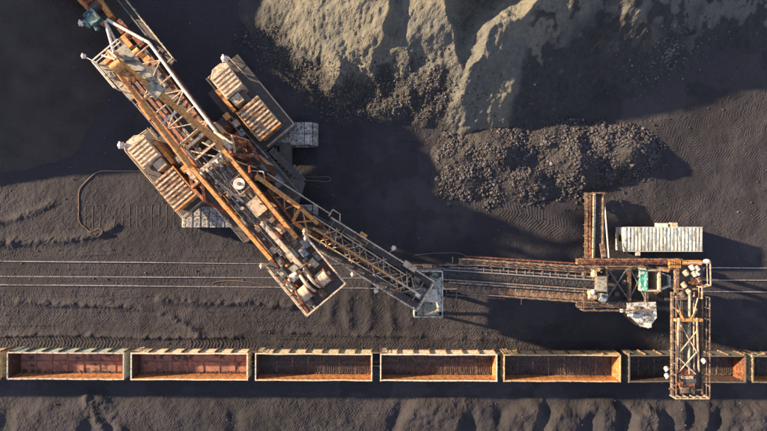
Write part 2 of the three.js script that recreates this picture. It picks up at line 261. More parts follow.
    // coal dust, paler clay dust carried off the spoil heap, damp black coal patches
    let c = [.0305, .0288, .036]; const tn = .72 + .56 * g1 + .22 * (g2 - .5) + .25 * (grit - .5) + .2 * (g4 - .5); c = c.map(v => v * tn * (1 + tone[k]));
    const clay = .75 * sst(.45, .62, g1 * .7 + .3 * g2 + .22 * sst(190, 110, py) * sst(420, 560, px) - .2 * sst(300, 100, px)); c = c.map((v, i) => mix(v, [.05, .045, .045][i] * tn, clay * .6));
    const blk = sst(.52, .62, fbm(wx * .3 + 31, wz * .3 + 8, 4)) * .6; c = c.map((v, i) => mix(v, [.018, .0175, .021][i] * tn, blk));
    if (g4 > .9965) c = c.map(v => v * 2.6 + .01);
    col[o] = toS(c[0]); col[o + 1] = toS(c[1]); col[o + 2] = toS(c[2]); col[o + 3] = 255;
  }
  const mk = (a, s) => { const t = new THREE.DataTexture(a, W, Hh); t.wrapS = t.wrapT = THREE.MirroredRepeatWrapping; t.magFilter = THREE.LinearFilter; t.minFilter = THREE.LinearMipmapLinearFilter; t.generateMipmaps = true; if (s) t.colorSpace = THREE.SRGBColorSpace; t.needsUpdate = true; return t; };
  setting(new THREE.Mesh(g, new THREE.MeshStandardMaterial({ map: mk(col, 1), bumpMap: mk(bmp), bumpScale: .3, roughness: .93 })), 'ground');
}
// loose grit for the heaps, a 7 m tile
const GRIT = (() => {
  const N = 512, b = new Uint8Array(N * N * 4);
  for (let j = 0; j < N; j++) for (let i = 0; i < N; i++) { const u = i / N, w = j / N, v = .5 * fbm(u * 14, w * 14, 4, 14) + .34 * fbm(u * 56, w * 56, 3, 56) + .3 * Math.pow(vnoise(u * 40, w * 40, 40), 3), k = (j * N + i) * 4; b[k] = b[k + 1] = b[k + 2] = Math.round(255 * clamp(v)); b[k + 3] = 255; }
  const t = new THREE.DataTexture(b, N, N); t.wrapS = t.wrapT = THREE.RepeatWrapping; t.magFilter = THREE.LinearFilter; t.minFilter = THREE.LinearMipmapLinearFilter; t.generateMipmaps = true; t.needsUpdate = true; return t;
})();
// a heightfield sheet of its own (spoil heap, bench, pile base)
function sheet(x0, x1, z0, z1, st, fn, colf, rough) {
  const nx = Math.round((x1 - x0) / st) + 1, nz = Math.round((z1 - z0) / st) + 1, pos = new Float32Array(nx * nz * 3), col = new Float32Array(nx * nz * 3), ok = new Uint8Array(nx * nz), idx = [];
  for (let j = 0, k = 0; j < nz; j++) for (let i = 0; i < nx; i++, k++) { const x = x0 + i * st, z = z0 + j * st, h = fn(x, z), c = colf(x, z, h); pos.set([x, h, z], k * 3); col.set(c, k * 3); ok[k] = h > -.5 ? 1 : 0; }
  for (let j = 0; j < nz - 1; j++) for (let i = 0; i < nx - 1; i++) { const a = j * nx + i, b = a + 1, c = a + nx, d = c + 1; if (ok[a] + ok[b] + ok[c] + ok[d] > 0) idx.push(a, c, b, b, c, d); }
  const g = new THREE.BufferGeometry(); g.setAttribute('position', new THREE.BufferAttribute(pos, 3)); const uv = new Float32Array(nx * nz * 2); for (let k = 0; k < nx * nz; k++) { uv[k * 2] = pos[k * 3] / 7; uv[k * 2 + 1] = pos[k * 3 + 2] / 7; } g.setAttribute('uv', new THREE.BufferAttribute(uv, 2)); g.setAttribute('color', new THREE.BufferAttribute(col, 3)); g.setIndex(idx); g.computeVertexNormals();
  return new THREE.Mesh(g, new THREE.MeshStandardMaterial({ vertexColors: true, roughness: rough, bumpMap: GRIT, bumpScale: .15 }));
}
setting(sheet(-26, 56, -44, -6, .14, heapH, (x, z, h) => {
  const px = gX(x), py = gY(z), n = fbm(x * .5, z * .5, 4), g = .76 + .48 * fbm(x * 3, z * 3, 3) + .3 * (hash(x * 97 | 0, z * 97 | 0) - .5);
  const coal = sst(.34, .68, mix(n, fbm(x * 1.3, z * .3 + 33, 4), .5) * .55 + .62 * sst(62, 92, py + 34 * (fbm(x * .4 + 5, z * .4, 3) - .5)) * sst(462, 436, px) + .5 * sst(318, 258, px - .5 * (py - 20)) + .42 * sst(500, 590, px + .6 * (py - 30)) * sst(6, 46, py + 20 * (fbm(x * .6, z * .6 + 90, 3) - .5)) + .6 * sst(.42, .56, fbm(x * .9, z * .9 + 15, 4) + .3 * sst(40, 80, py + (px > 640 ? (px - 640) * .35 : 0)) - .1) * sst(500, 530, px) - .12);  // coal cover, plus the shade of the right-hand slope painted into the colour
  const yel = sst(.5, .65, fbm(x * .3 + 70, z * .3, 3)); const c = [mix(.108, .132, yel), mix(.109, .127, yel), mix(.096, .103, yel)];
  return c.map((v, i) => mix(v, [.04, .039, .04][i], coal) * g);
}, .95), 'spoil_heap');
setting(sheet(-110, -28, -90, 8, .5, benchH, (x, z) => { const g = .6 + .8 * fbm(x * .8, z * .8, 4); return [.045 * g, .04 * g, .04 * g]; }, .95), 'coal_bench');

// ───────────────────────── lumps of coal and rock ─────────────────────────
function lumpG(sd, det = 1) { const g = new THREE.IcosahedronGeometry(1, det), p = g.attributes.position; for (let i = 0; i < p.count; i++) { const x = p.getX(i), y = p.getY(i), z = p.getZ(i), s = .7 + .55 * vnoise(x * 1.7 + sd * 9 + 20, y * 1.7 + z * 2.3 + 20); p.setXYZ(i, x * s, y * s * .8, z * s); } g.computeVertexNormals(); return g; }
const M4 = new THREE.Matrix4(), Q = new THREE.Quaternion(), EU = new THREE.Euler();
function lumps(list, mat, sd) {                            // list of [x, y, z, size, colour]
  const im = new THREE.InstancedMesh(lumpG(sd, 0), mat, list.length);
  list.forEach(([x, y, z, s, c], i) => { Q.setFromEuler(EU.set(rr(0, 6), rr(0, 6), rr(0, 6))); im.setMatrixAt(i, M4.compose(V(x, y, z), Q, V(s * rr(.7, 1.3), s * rr(.7, 1.2), s * rr(.7, 1.3)))); im.setColorAt(i, new THREE.Color().setRGB(c[0], c[1], c[2])); });
  return im;
}
const lumpMat = new THREE.MeshStandardMaterial({ color: 0xffffff, roughness: .62 });
const coalC = () => { const v = rr(.025, .075) * (rnd() < .1 ? 2 : 1); return [v * 1.02, v * .95, v * 1.04]; }, rockC = () => { const v = rr(.05, .15); return [v, v * .95, v * .82]; };
{
  const L = []; let n = 0;
  while (L.length < 19000 && n++ < 400000) { const p = at(rr(436, 672), rr(118, 212), 0), h = pileH(p.x, p.z); const thin = sst(.36, .56, fbm(p.x * .8 + 50, p.z * .8, 3)); if (h < -.06 && rnd() > (h > -.45 ? .2 : .01)) continue; if (rnd() > .25 + .75 * thin) continue; const s = .03 + (.08 + .13 * thin) * Math.pow(rnd(), 3.2); L.push([p.x, Math.max(h, groundH(p.x, p.z)) + s * .25, p.z, s, coalC()]); }
  stuff(lumps(L, lumpMat, 1), 'coal_lumps', 'heap of loose black coal lumps in front of the spoil slope', 'coal');
  setting(sheet(at(430, 0).x, at(680, 0).x, at(0, 112).z, at(0, 216).z, .15, pileH, (x, z) => { const v = .04 * (.6 + .8 * fbm(x * 3, z * 3, 3)); return [v, v * .95, v]; }, .9), 'coal_pile');
  const R = []; n = 0;
  while (R.length < 6500 && n++ < 200000) { const px = rr(235, 560), py = rr(30, 122), p = at(px, py, 0), e = Math.exp(-Math.pow((py - (px < 330 ? 20 + (px - 235) * .85 : 98)) / (px < 330 ? 16 : 24), 2)) * (1 - .93 * sst(430, 462, px)); if (rnd() > e) continue; const h = Math.max(heapH(p.x, p.z), groundH(p.x, p.z)), s = .035 + .12 * Math.pow(rnd(), 3.2); R.push([p.x, h + s * .3, p.z, s, rnd() < .55 ? coalC() : rockC()]); }
  stuff(lumps(R, lumpMat, 2), 'rock_rubble', 'broken rock and coal rubble along the foot of the spoil heap', 'rubble');
  const T = []; n = 0;
  while (T.length < 2600) { const px = rr(-10, 780), py = rr(-10, 440), p = at(px, py, 0); if (py > 350 && py < 384) continue; const h = Math.max(heapH(p.x, p.z), groundH(p.x, p.z), benchH(p.x, p.z)), s = .025 + .09 * Math.pow(rnd(), 3); T.push([p.x, h + s * .3, p.z, s, rnd() < .7 ? coalC() : rockC()]); }
  for (let i = 0; i < 420; i++) { const a = rr(0, 6.28), r = Math.abs(rr(-1, 1) + rr(-1, 1)) * (22 + 14 * vnoise(a * 2 + 9, 3)), p = at(665 + r * Math.cos(a) * 1.3, 56 + r * Math.sin(a) * .8 - r * Math.cos(a) * .4, 0), h = Math.max(heapH(p.x, p.z), groundH(p.x, p.z)), s = rr(.03, .12); T.push([p.x, h + s * .3, p.z, s, rockC().map(v => v * 1.5)]); }
  stuff(lumps(T, lumpMat, 3), 'scattered_stones', 'small stones and coal crumbs strewn over the pit floor', 'stones');
}

// ───────────────────────── rails ─────────────────────────
function railLine(px0, py0, px1, py1, name, sink = 1) {
  const A0 = at(px0, py0, 0), B0 = at(px1, py1, 0), gs = [], n = 36;
  const pt = k => { const p = A0.clone().lerp(B0, k / n); p.y = -.015 - sink * .13 * Math.pow(vnoise(k * .55 + py0, py0), 2); p.z += .05 * (fbm(k * .4 + py0 * 3, 4, 2) - .5); return p; }, up = (p, y) => p.clone().setY(p.y + y);
  for (let k = 0; k < n; k++) { const a = pt(k), b = pt(k + 1); gs.push(beam(up(a, .03), up(b, .03), .13, .04), beam(up(a, .1), up(b, .1), .045, .12), beam(up(a, .175), up(b, .175), .085, .045)); }
  return setting(new THREE.Mesh(mergeAll(gs), M.rail), name);
}
railLine(-60, 260.6, 830, 268.6, 'machine_rail'); railLine(-60, 284, 830, 292.6, 'machine_rail_001'); railLine(-60, 276, 830, 280.6, 'cable_rail', 1.3);
const TRAINZ = 17.0, TILT = .0045;                         // the siding runs very slightly askew
const siding = (x, dz, y) => V(x, y, TRAINZ + TILT * x + dz);
for (const s of [-1, 1]) { const a = siding(-60, s * .76, 0), b = siding(60, s * .76, 0), gs = []; a.y = b.y = .03; gs.push(beam(a, b, .13, .04)); a.y = b.y = .1; gs.push(beam(a, b, .045, .12)); a.y = b.y = .165; gs.push(beam(a, b, .075, .05)); setting(new THREE.Mesh(mergeAll(gs), M.rail), s < 0 ? 'siding_rail' : 'siding_rail_001'); }

// ───────────────────────── open wagons ─────────────────────────
const paint = (sd, c, r = .58) => surf(sd, c, [L_([.3, .16, .08], 10, r + .04, .7), L_(DUST, 8, .63, .55), L_(c.map(v => v * 1.25), 12, .62, .5)]);
const WM = {
  green: paint(31, [.4, .52, .43]), yellow: paint(32, [.74, .58, .32]), cream: paint(33, [.78, .7, .54]), shadedgreypaint: surf(34, [.12, .12, .13], [L_([.09, .085, .085], 8, .54, .7), L_([.2, .12, .09], 12, .62, .6)]),  // the grey is darkened to paint in the shadow of the loader
  rimgrey: paint(35, [.62, .56, .5]), redfloor: surf(36, [.36, .165, .11], [L_([.17, .1, .08], 4, .5, .8), L_([.045, .037, .037], 7, .57, .85), L_([.46, .22, .14], 12, .58, .5)], { m: 4.3 }),
  blackfloor: surf(37, [.055, .048, .048], [L_([.028, .026, .028], 6, .5, .8), L_([.17, .1, .075], 5, .62, .7), L_([.11, .09, .08], 12, .58, .7)]),
  patchfloor: surf(38, [.07, .052, .046], [L_([.028, .026, .028], 6, .55, .8), L_([.24, .11, .08], 4, .55, .75), L_([.12, .09, .08], 12, .58, .7)]),
  shadedlining: surf(40, [.075, .05, .04], [L_([.035, .03, .03], 6, .5, .8), L_([.2, .09, .04], 8, .6, .7)]),  // rusty lining with the shade inside the wagons painted into its colour
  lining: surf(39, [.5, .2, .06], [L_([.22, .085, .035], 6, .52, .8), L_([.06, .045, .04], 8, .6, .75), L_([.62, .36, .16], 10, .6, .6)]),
};
const WL = 13.15, WW = 3.16, WT = 3.4, WF = 1.36;          // body length, width, rim height, floor height
function wagon(cx, paintM, rimM, floorM, liningM, label) {
  const root = thing('open_wagon', label, 'wagon', siding(cx, 0, 0).setY(.19), 'open coal wagons standing on the siding');
  root.rotation.y = -TILT;
  const B = (x, y, z, w, h, d, n) => boxG(w, h, d, n).translate(x, y - .19, z), bent = (g, s) => { const p = g.attributes.position; for (let i = 0; i < p.count; i++) { const x = p.getX(i), q = (WL / 2 - Math.abs(x)) > .3 ? 1 : 0; p.setZ(i, p.getZ(i) + q * .11 * (fbm(x * .55 + cx, s * 9 + cx, 2) - .5)); p.setY(i, p.getY(i) + q * .05 * (vnoise(x * .8 + cx * 3, s * 5) - .5)); } g.computeVertexNormals(); return g; }, P = (name, geos, mat, parent = root) => { const m = new THREE.Mesh(mergeAll(Array.isArray(geos) ? geos : [geos]), mat); m.name = name; m.castShadow = m.receiveShadow = true; parent.add(m); return m; };
  const bay = (WL - .16) / 7, hz = WW / 2;
  for (const s of [-1, 1]) {
    for (let i = 0; i < 7; i++) { const x = -WL / 2 + .08 + bay * (i + .5); P('side_panel', [B(x, (WT + WF) / 2, s * (hz - .13), bay - .004, WT - WF - .1, .05), B(x, WF + 1.0, s * (hz - .095), bay - .3, .06, .03)], paintM); }
    for (let i = 0; i <= 7; i++) P('side_post', B(clamp(-WL / 2 + .08 + bay * i, -WL / 2 + .1, WL / 2 - .1), (WT + WF) / 2 - .08, s * (hz - .02), .12, WT - WF - .14, .18), M.rust);  // darker rust colour on the posts stands in for their shadows
    P('inner_wall', B(0, (WT + WF) / 2 - .02, s * (hz - .185), WL - .34, WT - WF - .12, .05), liningM);
    P('top_rail', bent(B(0, WT - .05, s * (hz - .12), WL, .11, .12, 26), s), rimM);
    P('end_wall', [B(s * (WL / 2 - .11), (WT + WF) / 2, 0, .06, WT - WF - .1, WW - .3), ...[-.9, 0, .9].map(z => B(s * (WL / 2 - .05), (WT + WF) / 2 - .06, z, .1, WT - WF - .12, .14))], paintM);
    P('end_lining', B(s * (WL / 2 - .17), (WT + WF) / 2 - .02, 0, .05, WT - WF - .12, WW - .44), s < 0 ? WM.shadedlining : liningM === WM.shadedlining ? M.rustred : liningM);  // west end wall takes the darker lining as painted shade
    P('top_rail', B(s * (WL / 2 - .075), WT - .05, 0, .12, .108, WW - .365), rimM);
    P('coupler', [B(s * (WL / 2 + .15), 1.06, 0, .62, .16, .18), B(s * (WL / 2 + .36), 1.06, 0, .14, .28, .3)], M.dark);
    const bg = P('bogie', [B(s * 4.3, .62, .98, 2.4, .3, .16), B(s * 4.3, .62, -.98, 2.4, .3, .16), B(s * 4.3, .7, 0, .5, .3, 2.1)], M.dark);
    for (const w of [-.92, .92]) for (const z of [-.76, .76]) P('wheel', new THREE.CylinderGeometry(.475, .475, .13, 20).rotateX(Math.PI / 2).translate(s * 4.3 + w, .475 , z), M.steel, bg);
  }
  for (let i = 0; i < 7; i++) for (const s of [-1, 1]) {
    const x = -WL / 2 + .2 + (WL - .4) / 7 * (i + .5), w = (WL - .4) / 7, gs = [B(x, WF - .03, s * .68, w - .05, .05, 1.3)];
    if (floorM !== WM.redfloor) for (let k = 0; k < 7; k++) gs.push(B(x - w / 2 + .16 + k * (w - .32) / 6, WF + .015, s * .68, .09, .045, 1.22));
    P('floor_hatch', gs, floorM);
  }
  for (let i = 1; i < 7; i++) P('floor_beam', B(-WL / 2 + .2 + (WL - .4) / 7 * i, WF + .01, 0, .1, .1, WW - .44), liningM === WM.lining && floorM === WM.redfloor ? floorM : M.rust);
  P('centre_sill', [B(0, WF - .2, 0, WL - .3, .3, .5), B(0, WF - .12, hz - .15, WL - .3, .16, .14), B(0, WF - .12, -hz + .15, WL - .3, .16, .14)], M.dark);
  P('centre_beam', B(0, WF + .012, 0, WL - .4, .06, .1), floorM);
  P('step_ladder', [...[0, 1, 2, 3].map(k => B(-WL / 2 + .5, 1.5 + k * .45, -hz - .07, .4, .04, .04)), B(-WL / 2 + .3, 2.2, -hz - .07, .04, 1.6, .04), B(-WL / 2 + .7, 2.2, -hz - .07, .04, 1.6, .04)], paintM);
  return root;
}
const X0 = at(65, 0, WT).x, PITCH = 13.92, crumbs = [];
[[-1, WM.yellow, WM.yellow, WM.blackfloor, WM.lining, 'yellow open wagon cut off by the left edge of the photo'],
[0, WM.green, WM.rimgrey, WM.redfloor, WM.lining, 'pale green sided empty wagon with rust red floor'],
[1, WM.cream, WM.cream, WM.redfloor, WM.lining, 'cream empty wagon with rust red floor, coupled behind the green one'],
[2, WM.cream, WM.cream, WM.blackfloor, WM.lining, 'cream wagon with ribbed black floor next to the red floored cream wagon'],
[3, WM.cream, WM.cream, WM.patchfloor, WM.lining, 'cream wagon with rust patches on dark floor, below the pale hopper'],
[4, WM.yellow, WM.yellow, WM.blackfloor, WM.lining, 'yellow wagon with dark floor and bright orange end wall'],
[5, WM.shadedgreypaint, WM.shadedgreypaint, WM.blackfloor, WM.shadedlining, 'dark grey wagon under the end of the loading boom'],  // darkened paint and lining replace the shadow of the loader
[6, WM.yellow, WM.yellow, WM.blackfloor, WM.lining, 'yellow wagon cut off by the right edge of the photo']].forEach((a, i) => {   // every wagon has faded and dirtied in its own way
  const tint = (m, k) => { const c = m.clone(), v = .82 + .3 * hash(i * 7 + k, 5); c.color.setRGB(v, v * (.94 + .1 * hash(i, k)), v * (.86 + .2 * hash(i * 3, k + 1))); for (const q of ['map', 'bumpMap']) { c[q] = c[q].clone(); c[q].offset.set(hash(i, 11 + k), hash(i, 23 + k)); c[q].needsUpdate = true; } return c; };
  const own = a[1] === a[2] ? tint(a[1], 0) : null;
  wagon(X0 + a[0] * PITCH + (hash(i, 77) - .5) * .12, own || tint(a[1], 0), own || tint(a[2], 1), a[3], a[4], a[5]);
});
for (let w = -1; w < 7; w++) for (let i = 0; i < (w > 0 ? 620 : 330); i++) { const along = Math.pow(rnd(), .7), edge = rnd() < .7, p = siding(X0 + w * PITCH + mix(-WL / 2 + .4, WL / 2 - .4, along), edge ? WW / 2 - .28 - .28 * rnd() * rnd() : rr(-1.3, 1.3), 0), s = rr(.02, edge ? .085 : .05); crumbs.push([p.x, WF + .03 + s * .4, p.z, s, rnd() < .3 ? [.16, .1, .07] : coalC()]); }
stuff(lumps(crumbs, lumpMat, 4), 'coal_crumbs', 'coal crumbs left lying on the floors of the wagons', 'coal');

// ───────────────────────── bucket wheel excavator ─────────────────────────
const S = V(-15.9, 0, -4.2), TH = 50 * Math.PI / 180, T2 = 32 * Math.PI / 180;
const Lx = (u, v, h) => V(S.x + u * Math.cos(TH) + v * Math.sin(TH), h, S.z + u * Math.sin(TH) - v * Math.cos(TH));   // along and across the main boom
const Dx = (u, v, h) => V(S.x + u * Math.cos(T2) + v * Math.sin(T2), h, S.z + u * Math.sin(T2) - v * Math.cos(T2));   // along and across the discharge boom
const obox = (fr, u0, u1, v0, v1, h0, h1) => beam(fr(u0, (v0 + v1) / 2, (h0 + h1) / 2), fr(u1, (v0 + v1) / 2, (h0 + h1) / 2), Math.abs(v1 - v0), h1 - h0);
const wheelG = (fr, u, v, h, r, w, n = 24) => tube(fr(u, v - w / 2, h), fr(u, v + w / 2, h), r, r, n);
{
  const E = thing('bucket_wheel_excavator', 'huge rusty orange excavator on crawler tracks with white lattice boom', 'excavator', S);
  const P = (n, g, m, par) => part(E, n, g, m, par);
  // crawlers
  for (const zc of [.06, -9.34]) {
    const x0 = -23.2, x1 = -7.7, r = 1.08, yc = 1.2, fr = P('crawler', [boxG(13.6, 1.0, 1.9).translate((x0 + x1) / 2, 1.2, zc), ...[x0 + r, x1 - r].map(x => new THREE.CylinderGeometry(.95, .95, 2.3, 20).rotateX(Math.PI / 2).translate(x, yc, zc))], M.dark);
    const st = x1 - x0 - 2 * r, per = 2 * st + 2 * Math.PI * r, N = Math.round(per / .9);
    for (const s of [-1, 1]) for (let i = 0; i < N; i++) {
      let d = i / N * per, x, y, a;
      if (d < st) { x = x0 + r + d; y = yc + r; a = 0; } else if ((d -= st) < Math.PI * r) { a = -d / r; x = x1 - r + r * Math.sin(-a); y = yc + r * Math.cos(a); } else if ((d -= Math.PI * r) < st) { x = x1 - r - d; y = yc - r; a = Math.PI; } else { d -= st; a = Math.PI - d / r; x = x0 + r - r * Math.sin(d / r); y = yc - r * Math.cos(d / r); }
      const g = mergeAll([boxG(per / N - .06, .09, 1.26), boxG(.09, .07, 1.2).translate(.26, .07, 0), boxG(.14, .05, .14).translate(-.15, .06, .3), boxG(.14, .05, .14).translate(-.15, .06, -.3)]); g.rotateZ(a).translate(x, y, zc + s * .66);
      P('crawler_pad', g, M.pad, fr);
    }
  }
  for (const x of [-20.2, -11.2]) P('cross_beam', beam(V(x, 1.9, -8.3), V(x, 1.9, -1.0), 1.3, 1.1), M.dark);
  P('undercarriage', [boxG(10.2, 1.0, 3).translate(-15.7, 2.2, -4.6), new THREE.CylinderGeometry(3.2, 3.4, .9, 40).translate(S.x, 3.2, S.z)], M.dark);
  // slewing deck and side decks
  P('slewing_deck', [obox(Lx, -6.4, 6, -4.1, 4.1, 3.62, 3.95)], M.dark);
  P('lower_plate', [slab([Lx(3.6, 4.3, 0), Lx(5.1, 5.2, 0), Lx(6.5, 3.0, 0), Lx(5.1, 2.1, 0)], 3.96, 4.1)], M.dark);
  for (const s of [-1, 1]) {
    const o = s > 0 ? 8.55 : 7.75;
    P('side_deck', [obox(Lx, -10.9, -.5, s * 4.1, s * o, 3.2, 3.4)], M.dark);
    P('deck_strut', [beam(Lx(-8, s * 4.2, 3.2), Lx(-6, s * 3, 3.7), .3, .3), obox(Lx, -9.6, -6.4, s * 3.2, s * 4.2, 3.3, 3.58)], M.dark);
    P('railing', railing(s > 0 ? [Lx(-10.5, 4.4, 3.4), Lx(-10.85, 7.6, 3.4), Lx(-7.6, 7.8, 3.4), Lx(-6.6, 8.45, 3.4), Lx(-.6, 8.4, 3.4), Lx(-.6, 4.6, 3.4)] : [Lx(-10.5, -4.4, 3.4), Lx(-10.8, -7.4, 3.4), Lx(-10.2, -7.7, 3.4), Lx(-.6, -7.65, 3.4), Lx(-.6, -4.6, 3.4)], { r: .045 }), M.beige);
    P('inner_railing', railing([Lx(-10.6, s * 4.2, 3.4), Lx(-6.8, s * 4.2, 3.4)], { r: .04 }), M.beige);
    // forward electrical house with pale ribbed roof
    const pal = P('forward_house', slab([Lx(-10.2, s * 5.5, 0), Lx(-9.6, s * 4.75, 0), Lx(-6.9, s * 4.7, 0), Lx(-6.9, s * 6.9, 0), Lx(-9.8, s * 7.0, 0), Lx(-10.2, s * 6.5, 0)], 3.4, 5.85), M.roofpale);
    P('roof_sheet', slab([Lx(-10.3, s * 5.45, 0), Lx(-9.65, s * 4.65, 0), Lx(-6.85, s * 4.6, 0), Lx(-6.85, s * 7.0, 0), Lx(-9.85, s * 7.1, 0), Lx(-10.3, s * 6.55, 0)], 5.86, 5.94), M.roofpale, pal);
    for (let k = 0; k < 6; k++) P('roof_rib', obox(Lx, -9.55 + k * .46, -9.33 + k * .46, s * 4.75, s * 6.95, 5.94, 6.16), M.roofpale, pal);
    for (let k = 0; k < 2; k++) P('house_window', obox(Lx, -9.4 + k * 1.3, -8.5 + k * 1.3, s * 6.98, s * 7.03, 4.5, 5.3), M.belt, pal);
    P('floodlight', [lampG(Lx(-10.35, s * 7.2, 6.1), 0.37), tube(Lx(-10.35, s * 7.2, 3.4), Lx(-10.35, s * 7.2, 5.9), .05)], M.white);
    P('air_unit', obox(Lx, -6.75, -5.75, s * 4.85, s * 6.0, 3.4, 5.75), M.beige);
    P('cable_trunk', [obox(Lx, -8.6, -5.6, s * 4.16, s * 4.56, 3.4, 5.3)], M.orange);
    P('duct', [tube(Lx(-5.8, s * 6.3, 3.4), Lx(-5.8, s * 6.3, 5.2), .3), obox(Lx, -6.8, -5.4, s * 6.1, s * 6.6, 5.0, 5.3)], M.dark);
    // rear rusty house
    const hs = P('rear_house', obox(Lx, -5.1, -1.45, s * 4.6, s * 7.3, 3.4, 5.55), M.roofrust);
    P('roof_sheet', obox(Lx, -5.2, -1.35, s * 4.5, s * 7.4, 5.55, 5.63), M.roofrust, hs);
    for (let k = 0; k < 8; k++) P('roof_rib', obox(Lx, -5.05 + k * .46, -4.85 + k * .46, s * 4.6, s * 7.3, 5.63, 5.86), k % 3 === 1 ? M.roofpale : M.roofrust, hs);
    P('roof_edge', [obox(Lx, -1.4, -1.2, s * 4.5, s * 7.4, 5.45, 5.8), obox(Lx, -5.2, -1.2, s * 4.4, s * 4.5, 5.5, 5.82)], M.orange, hs);
    // tower: side frames, main legs
    P('tower_leg', beam(Lx(-2.2, s * 3.4, 3.95), Lx(-1.9, s * 1.85, 11), .5, .6), M.orange);
    P('tower_leg', beam(Lx(3.2, s * 3.2, 3.95), Lx(1.6, s * 1.6, 10.6), .45, .5), M.rustred);
    P('tower_brace', beam(Lx(-2.2, s * 3.2, 4.6), Lx(2, s * 1.8, 10), .24), M.rustred);
    P('tower_brace', beam(Lx(2.9, s * 3, 4.6), Lx(-1.9, s * 2, 10), .24), M.rustred);
    P('winch_frame', [beam(Lx(-3.6, s * 2.3, 8.5), Lx(-1.4, s * 3.7, 8.2), .3), beam(Lx(-1.4, s * 3.7, 8.2), Lx(.6, s * 3.5, 8.6), .3), beam(Lx(.6, s * 3.5, 8.6), Lx(-.8, s * 1.9, 10.4), .26), beam(Lx(-3.6, s * 2.3, 8.5), Lx(-.8, s * 1.9, 10.4), .26), beam(Lx(-1.4, s * 3.7, 8.2), Lx(-.8, s * 1.9, 10.4), .3), beam(Lx(-2.6, s * 3, 8.4), Lx(-.2, s * 2.7, 9.2), .2), beam(Lx(-1.4, s * 3.7, 8.2), Lx(-2.2, s * 3.4, 3.95), .3), beam(Lx(.6, s * 3.5, 8.6), Lx(3, s * 3.2, 4), .26)], M.rustred);
    P('strut', tube(Lx(-3.9, s * 1.9, 9.4), Lx(-1.5, s * 2.6, 10.3), .17), M.cream);
    P('strut', tube(Lx(-2.6, s * 2.9, 9.0), Lx(-.7, s * 2.3, 10.7), .13), M.cream);
    // inclined mast tubes up to the head over the boom
    P('mast_tube', tube(Lx(-1.8, s * 1.9, 11.1), Lx(-12.3, s * .28, 16), .34, .2, 14), M.orange);
    P('mast_collar', tube(Lx(-7.2, s * 1.07, 13.62), Lx(-8.6, s * .86, 14.28), .38, .36, 14), M.orange);
    P('back_girder', beam(Lx(-1.9, s * 1.72, 11.3), Lx(9.7, s * 1.6, 11.1), .36, .75), M.orange);
    P('hoist_rope', tube(Lx(-12.2, s * .5, 15.8), Lx(-17.2, s * 1.9, 6.3), .04, .04, 5), M.steel);
    P('hoist_rope', tube(Lx(-12, s * .2, 16.1), Lx(10.5, s * .35, 11.8), .035, .035, 5), M.steel);
    // front boom: white top chord, rusty bottom chord, bracing
    const C = [[-22.2, .14, 5], [-16.8, 2.15, 6], [-10.7, 1.95, 7.2], [-6.1, 1.9, 8.1], [-2.4, 1.85, 8.9]];
    for (let i = 0; i < 4; i++) { const a = C[i], b = C[i + 1]; P('top_chord', tube(Lx(a[0], s * a[1], a[2]), Lx(b[0], s * b[1], b[2]), .17, .17, 10), s > 0 || i === 0 ? M.white : M.rustred); P('bottom_chord', beam(Lx(a[0], s * Math.max(.3, a[1] - .15), a[2] - 1.9), Lx(b[0], s * (b[1] - .15), b[2] - 1.9), .35, .45), M.rustred); }
    for (let i = 0; i < 9; i++) {
      const u = -17.2 + i * 1.75, h = u < -10.7 ? mix(6, 7.2, (u + 16.8) / 6.1) : mix(7.2, 8.9, (u + 10.7) / 8.3), v = mix(2.15, 1.9, clamp((u + 16.8) / 6));
      P('boom_brace', tube(Lx(u, s * v, h), Lx(u + (i % 2 ? -.85 : .85), s * (v - .15), h - 1.8), .07, .07, 6), M.cream);
    }
    P('nose_strut', tube(Lx(-22.2, s * .14, 5), Lx(-19, s * 1.0, 4.4), .14, .14, 8), M.white);
    P('drum_bracket', [beam(Lx(-2.2, s * 2.2, 11.05), Lx(-1.1, s * 2.25, 10.95), .4, .7)], M.cream);
  }
  for (let i = 0; i < 7; i++) { const u = -16.6 + i * 2.2, h = u < -10.7 ? mix(6, 7.2, (u + 16.8) / 6.1) : mix(7.2, 8.9, (u + 10.7) / 8.3), v = 1.95; P('cross_member', tube(Lx(u, -v, h), Lx(u, v, h), .085, .085, 8), M.cream); if (i < 6) P('lateral_brace', tube(Lx(u, (i % 2 ? 1 : -1) * v, h), Lx(u + 2.2, (i % 2 ? -1 : 1) * v, h + .42), .065, .065, 6), M.cream); }
  P('boom_belt', beam(Lx(-22, 0, 3.9), Lx(-2.6, 0, 7.6), 1.3, .06), M.belt);
  P('belt_cover', [beam(Lx(-15.5, 1.15, 5.7), Lx(-4, 1.15, 7.9), .55, .4), beam(Lx(-14.5, -1.1, 5.9), Lx(-4, -1.1, 7.9), .4, .35)], M.rustred);
  P('boom_floor', beam(Lx(-21, .2, 3.5), Lx(-4, .2, 6.7), 2.2, .07), M.dark);
  P('cable_bundle', [0, 1, 2, 3].map(k => tube(Lx(-17, .9 + k * .16, 5.2 + k * .1), Lx(-4.2, .7 + k * .17, 7.8 + k * .08), .06, .06, 6)), M.grey);
  P('boom_walkway', beam(Lx(-23, 2.75, 4.1), Lx(-13.6, 2.75, 5.8), .6, .06), M.belt);
  P('walkway_bracket', [-21, -18.5, -16, -14].map(u => beam(Lx(u, 1.0, 3.5 + (u + 21) * .19), Lx(u, 3.0, 4.4 + (u + 21) * .18), .12)), M.dark);
  P('railing', railing([Lx(-24, 3.1, 4), Lx(-13.5, 3.1, 5.85), Lx(-13.5, 2.45, 5.85)], { r: .045, step: 2.4 }), M.beige);
  P('railing', railing([Lx(-23, 2.4, 4.1), Lx(-17.5, 2.4, 5.1)], { r: .03, step: 2.4 }), M.grey);
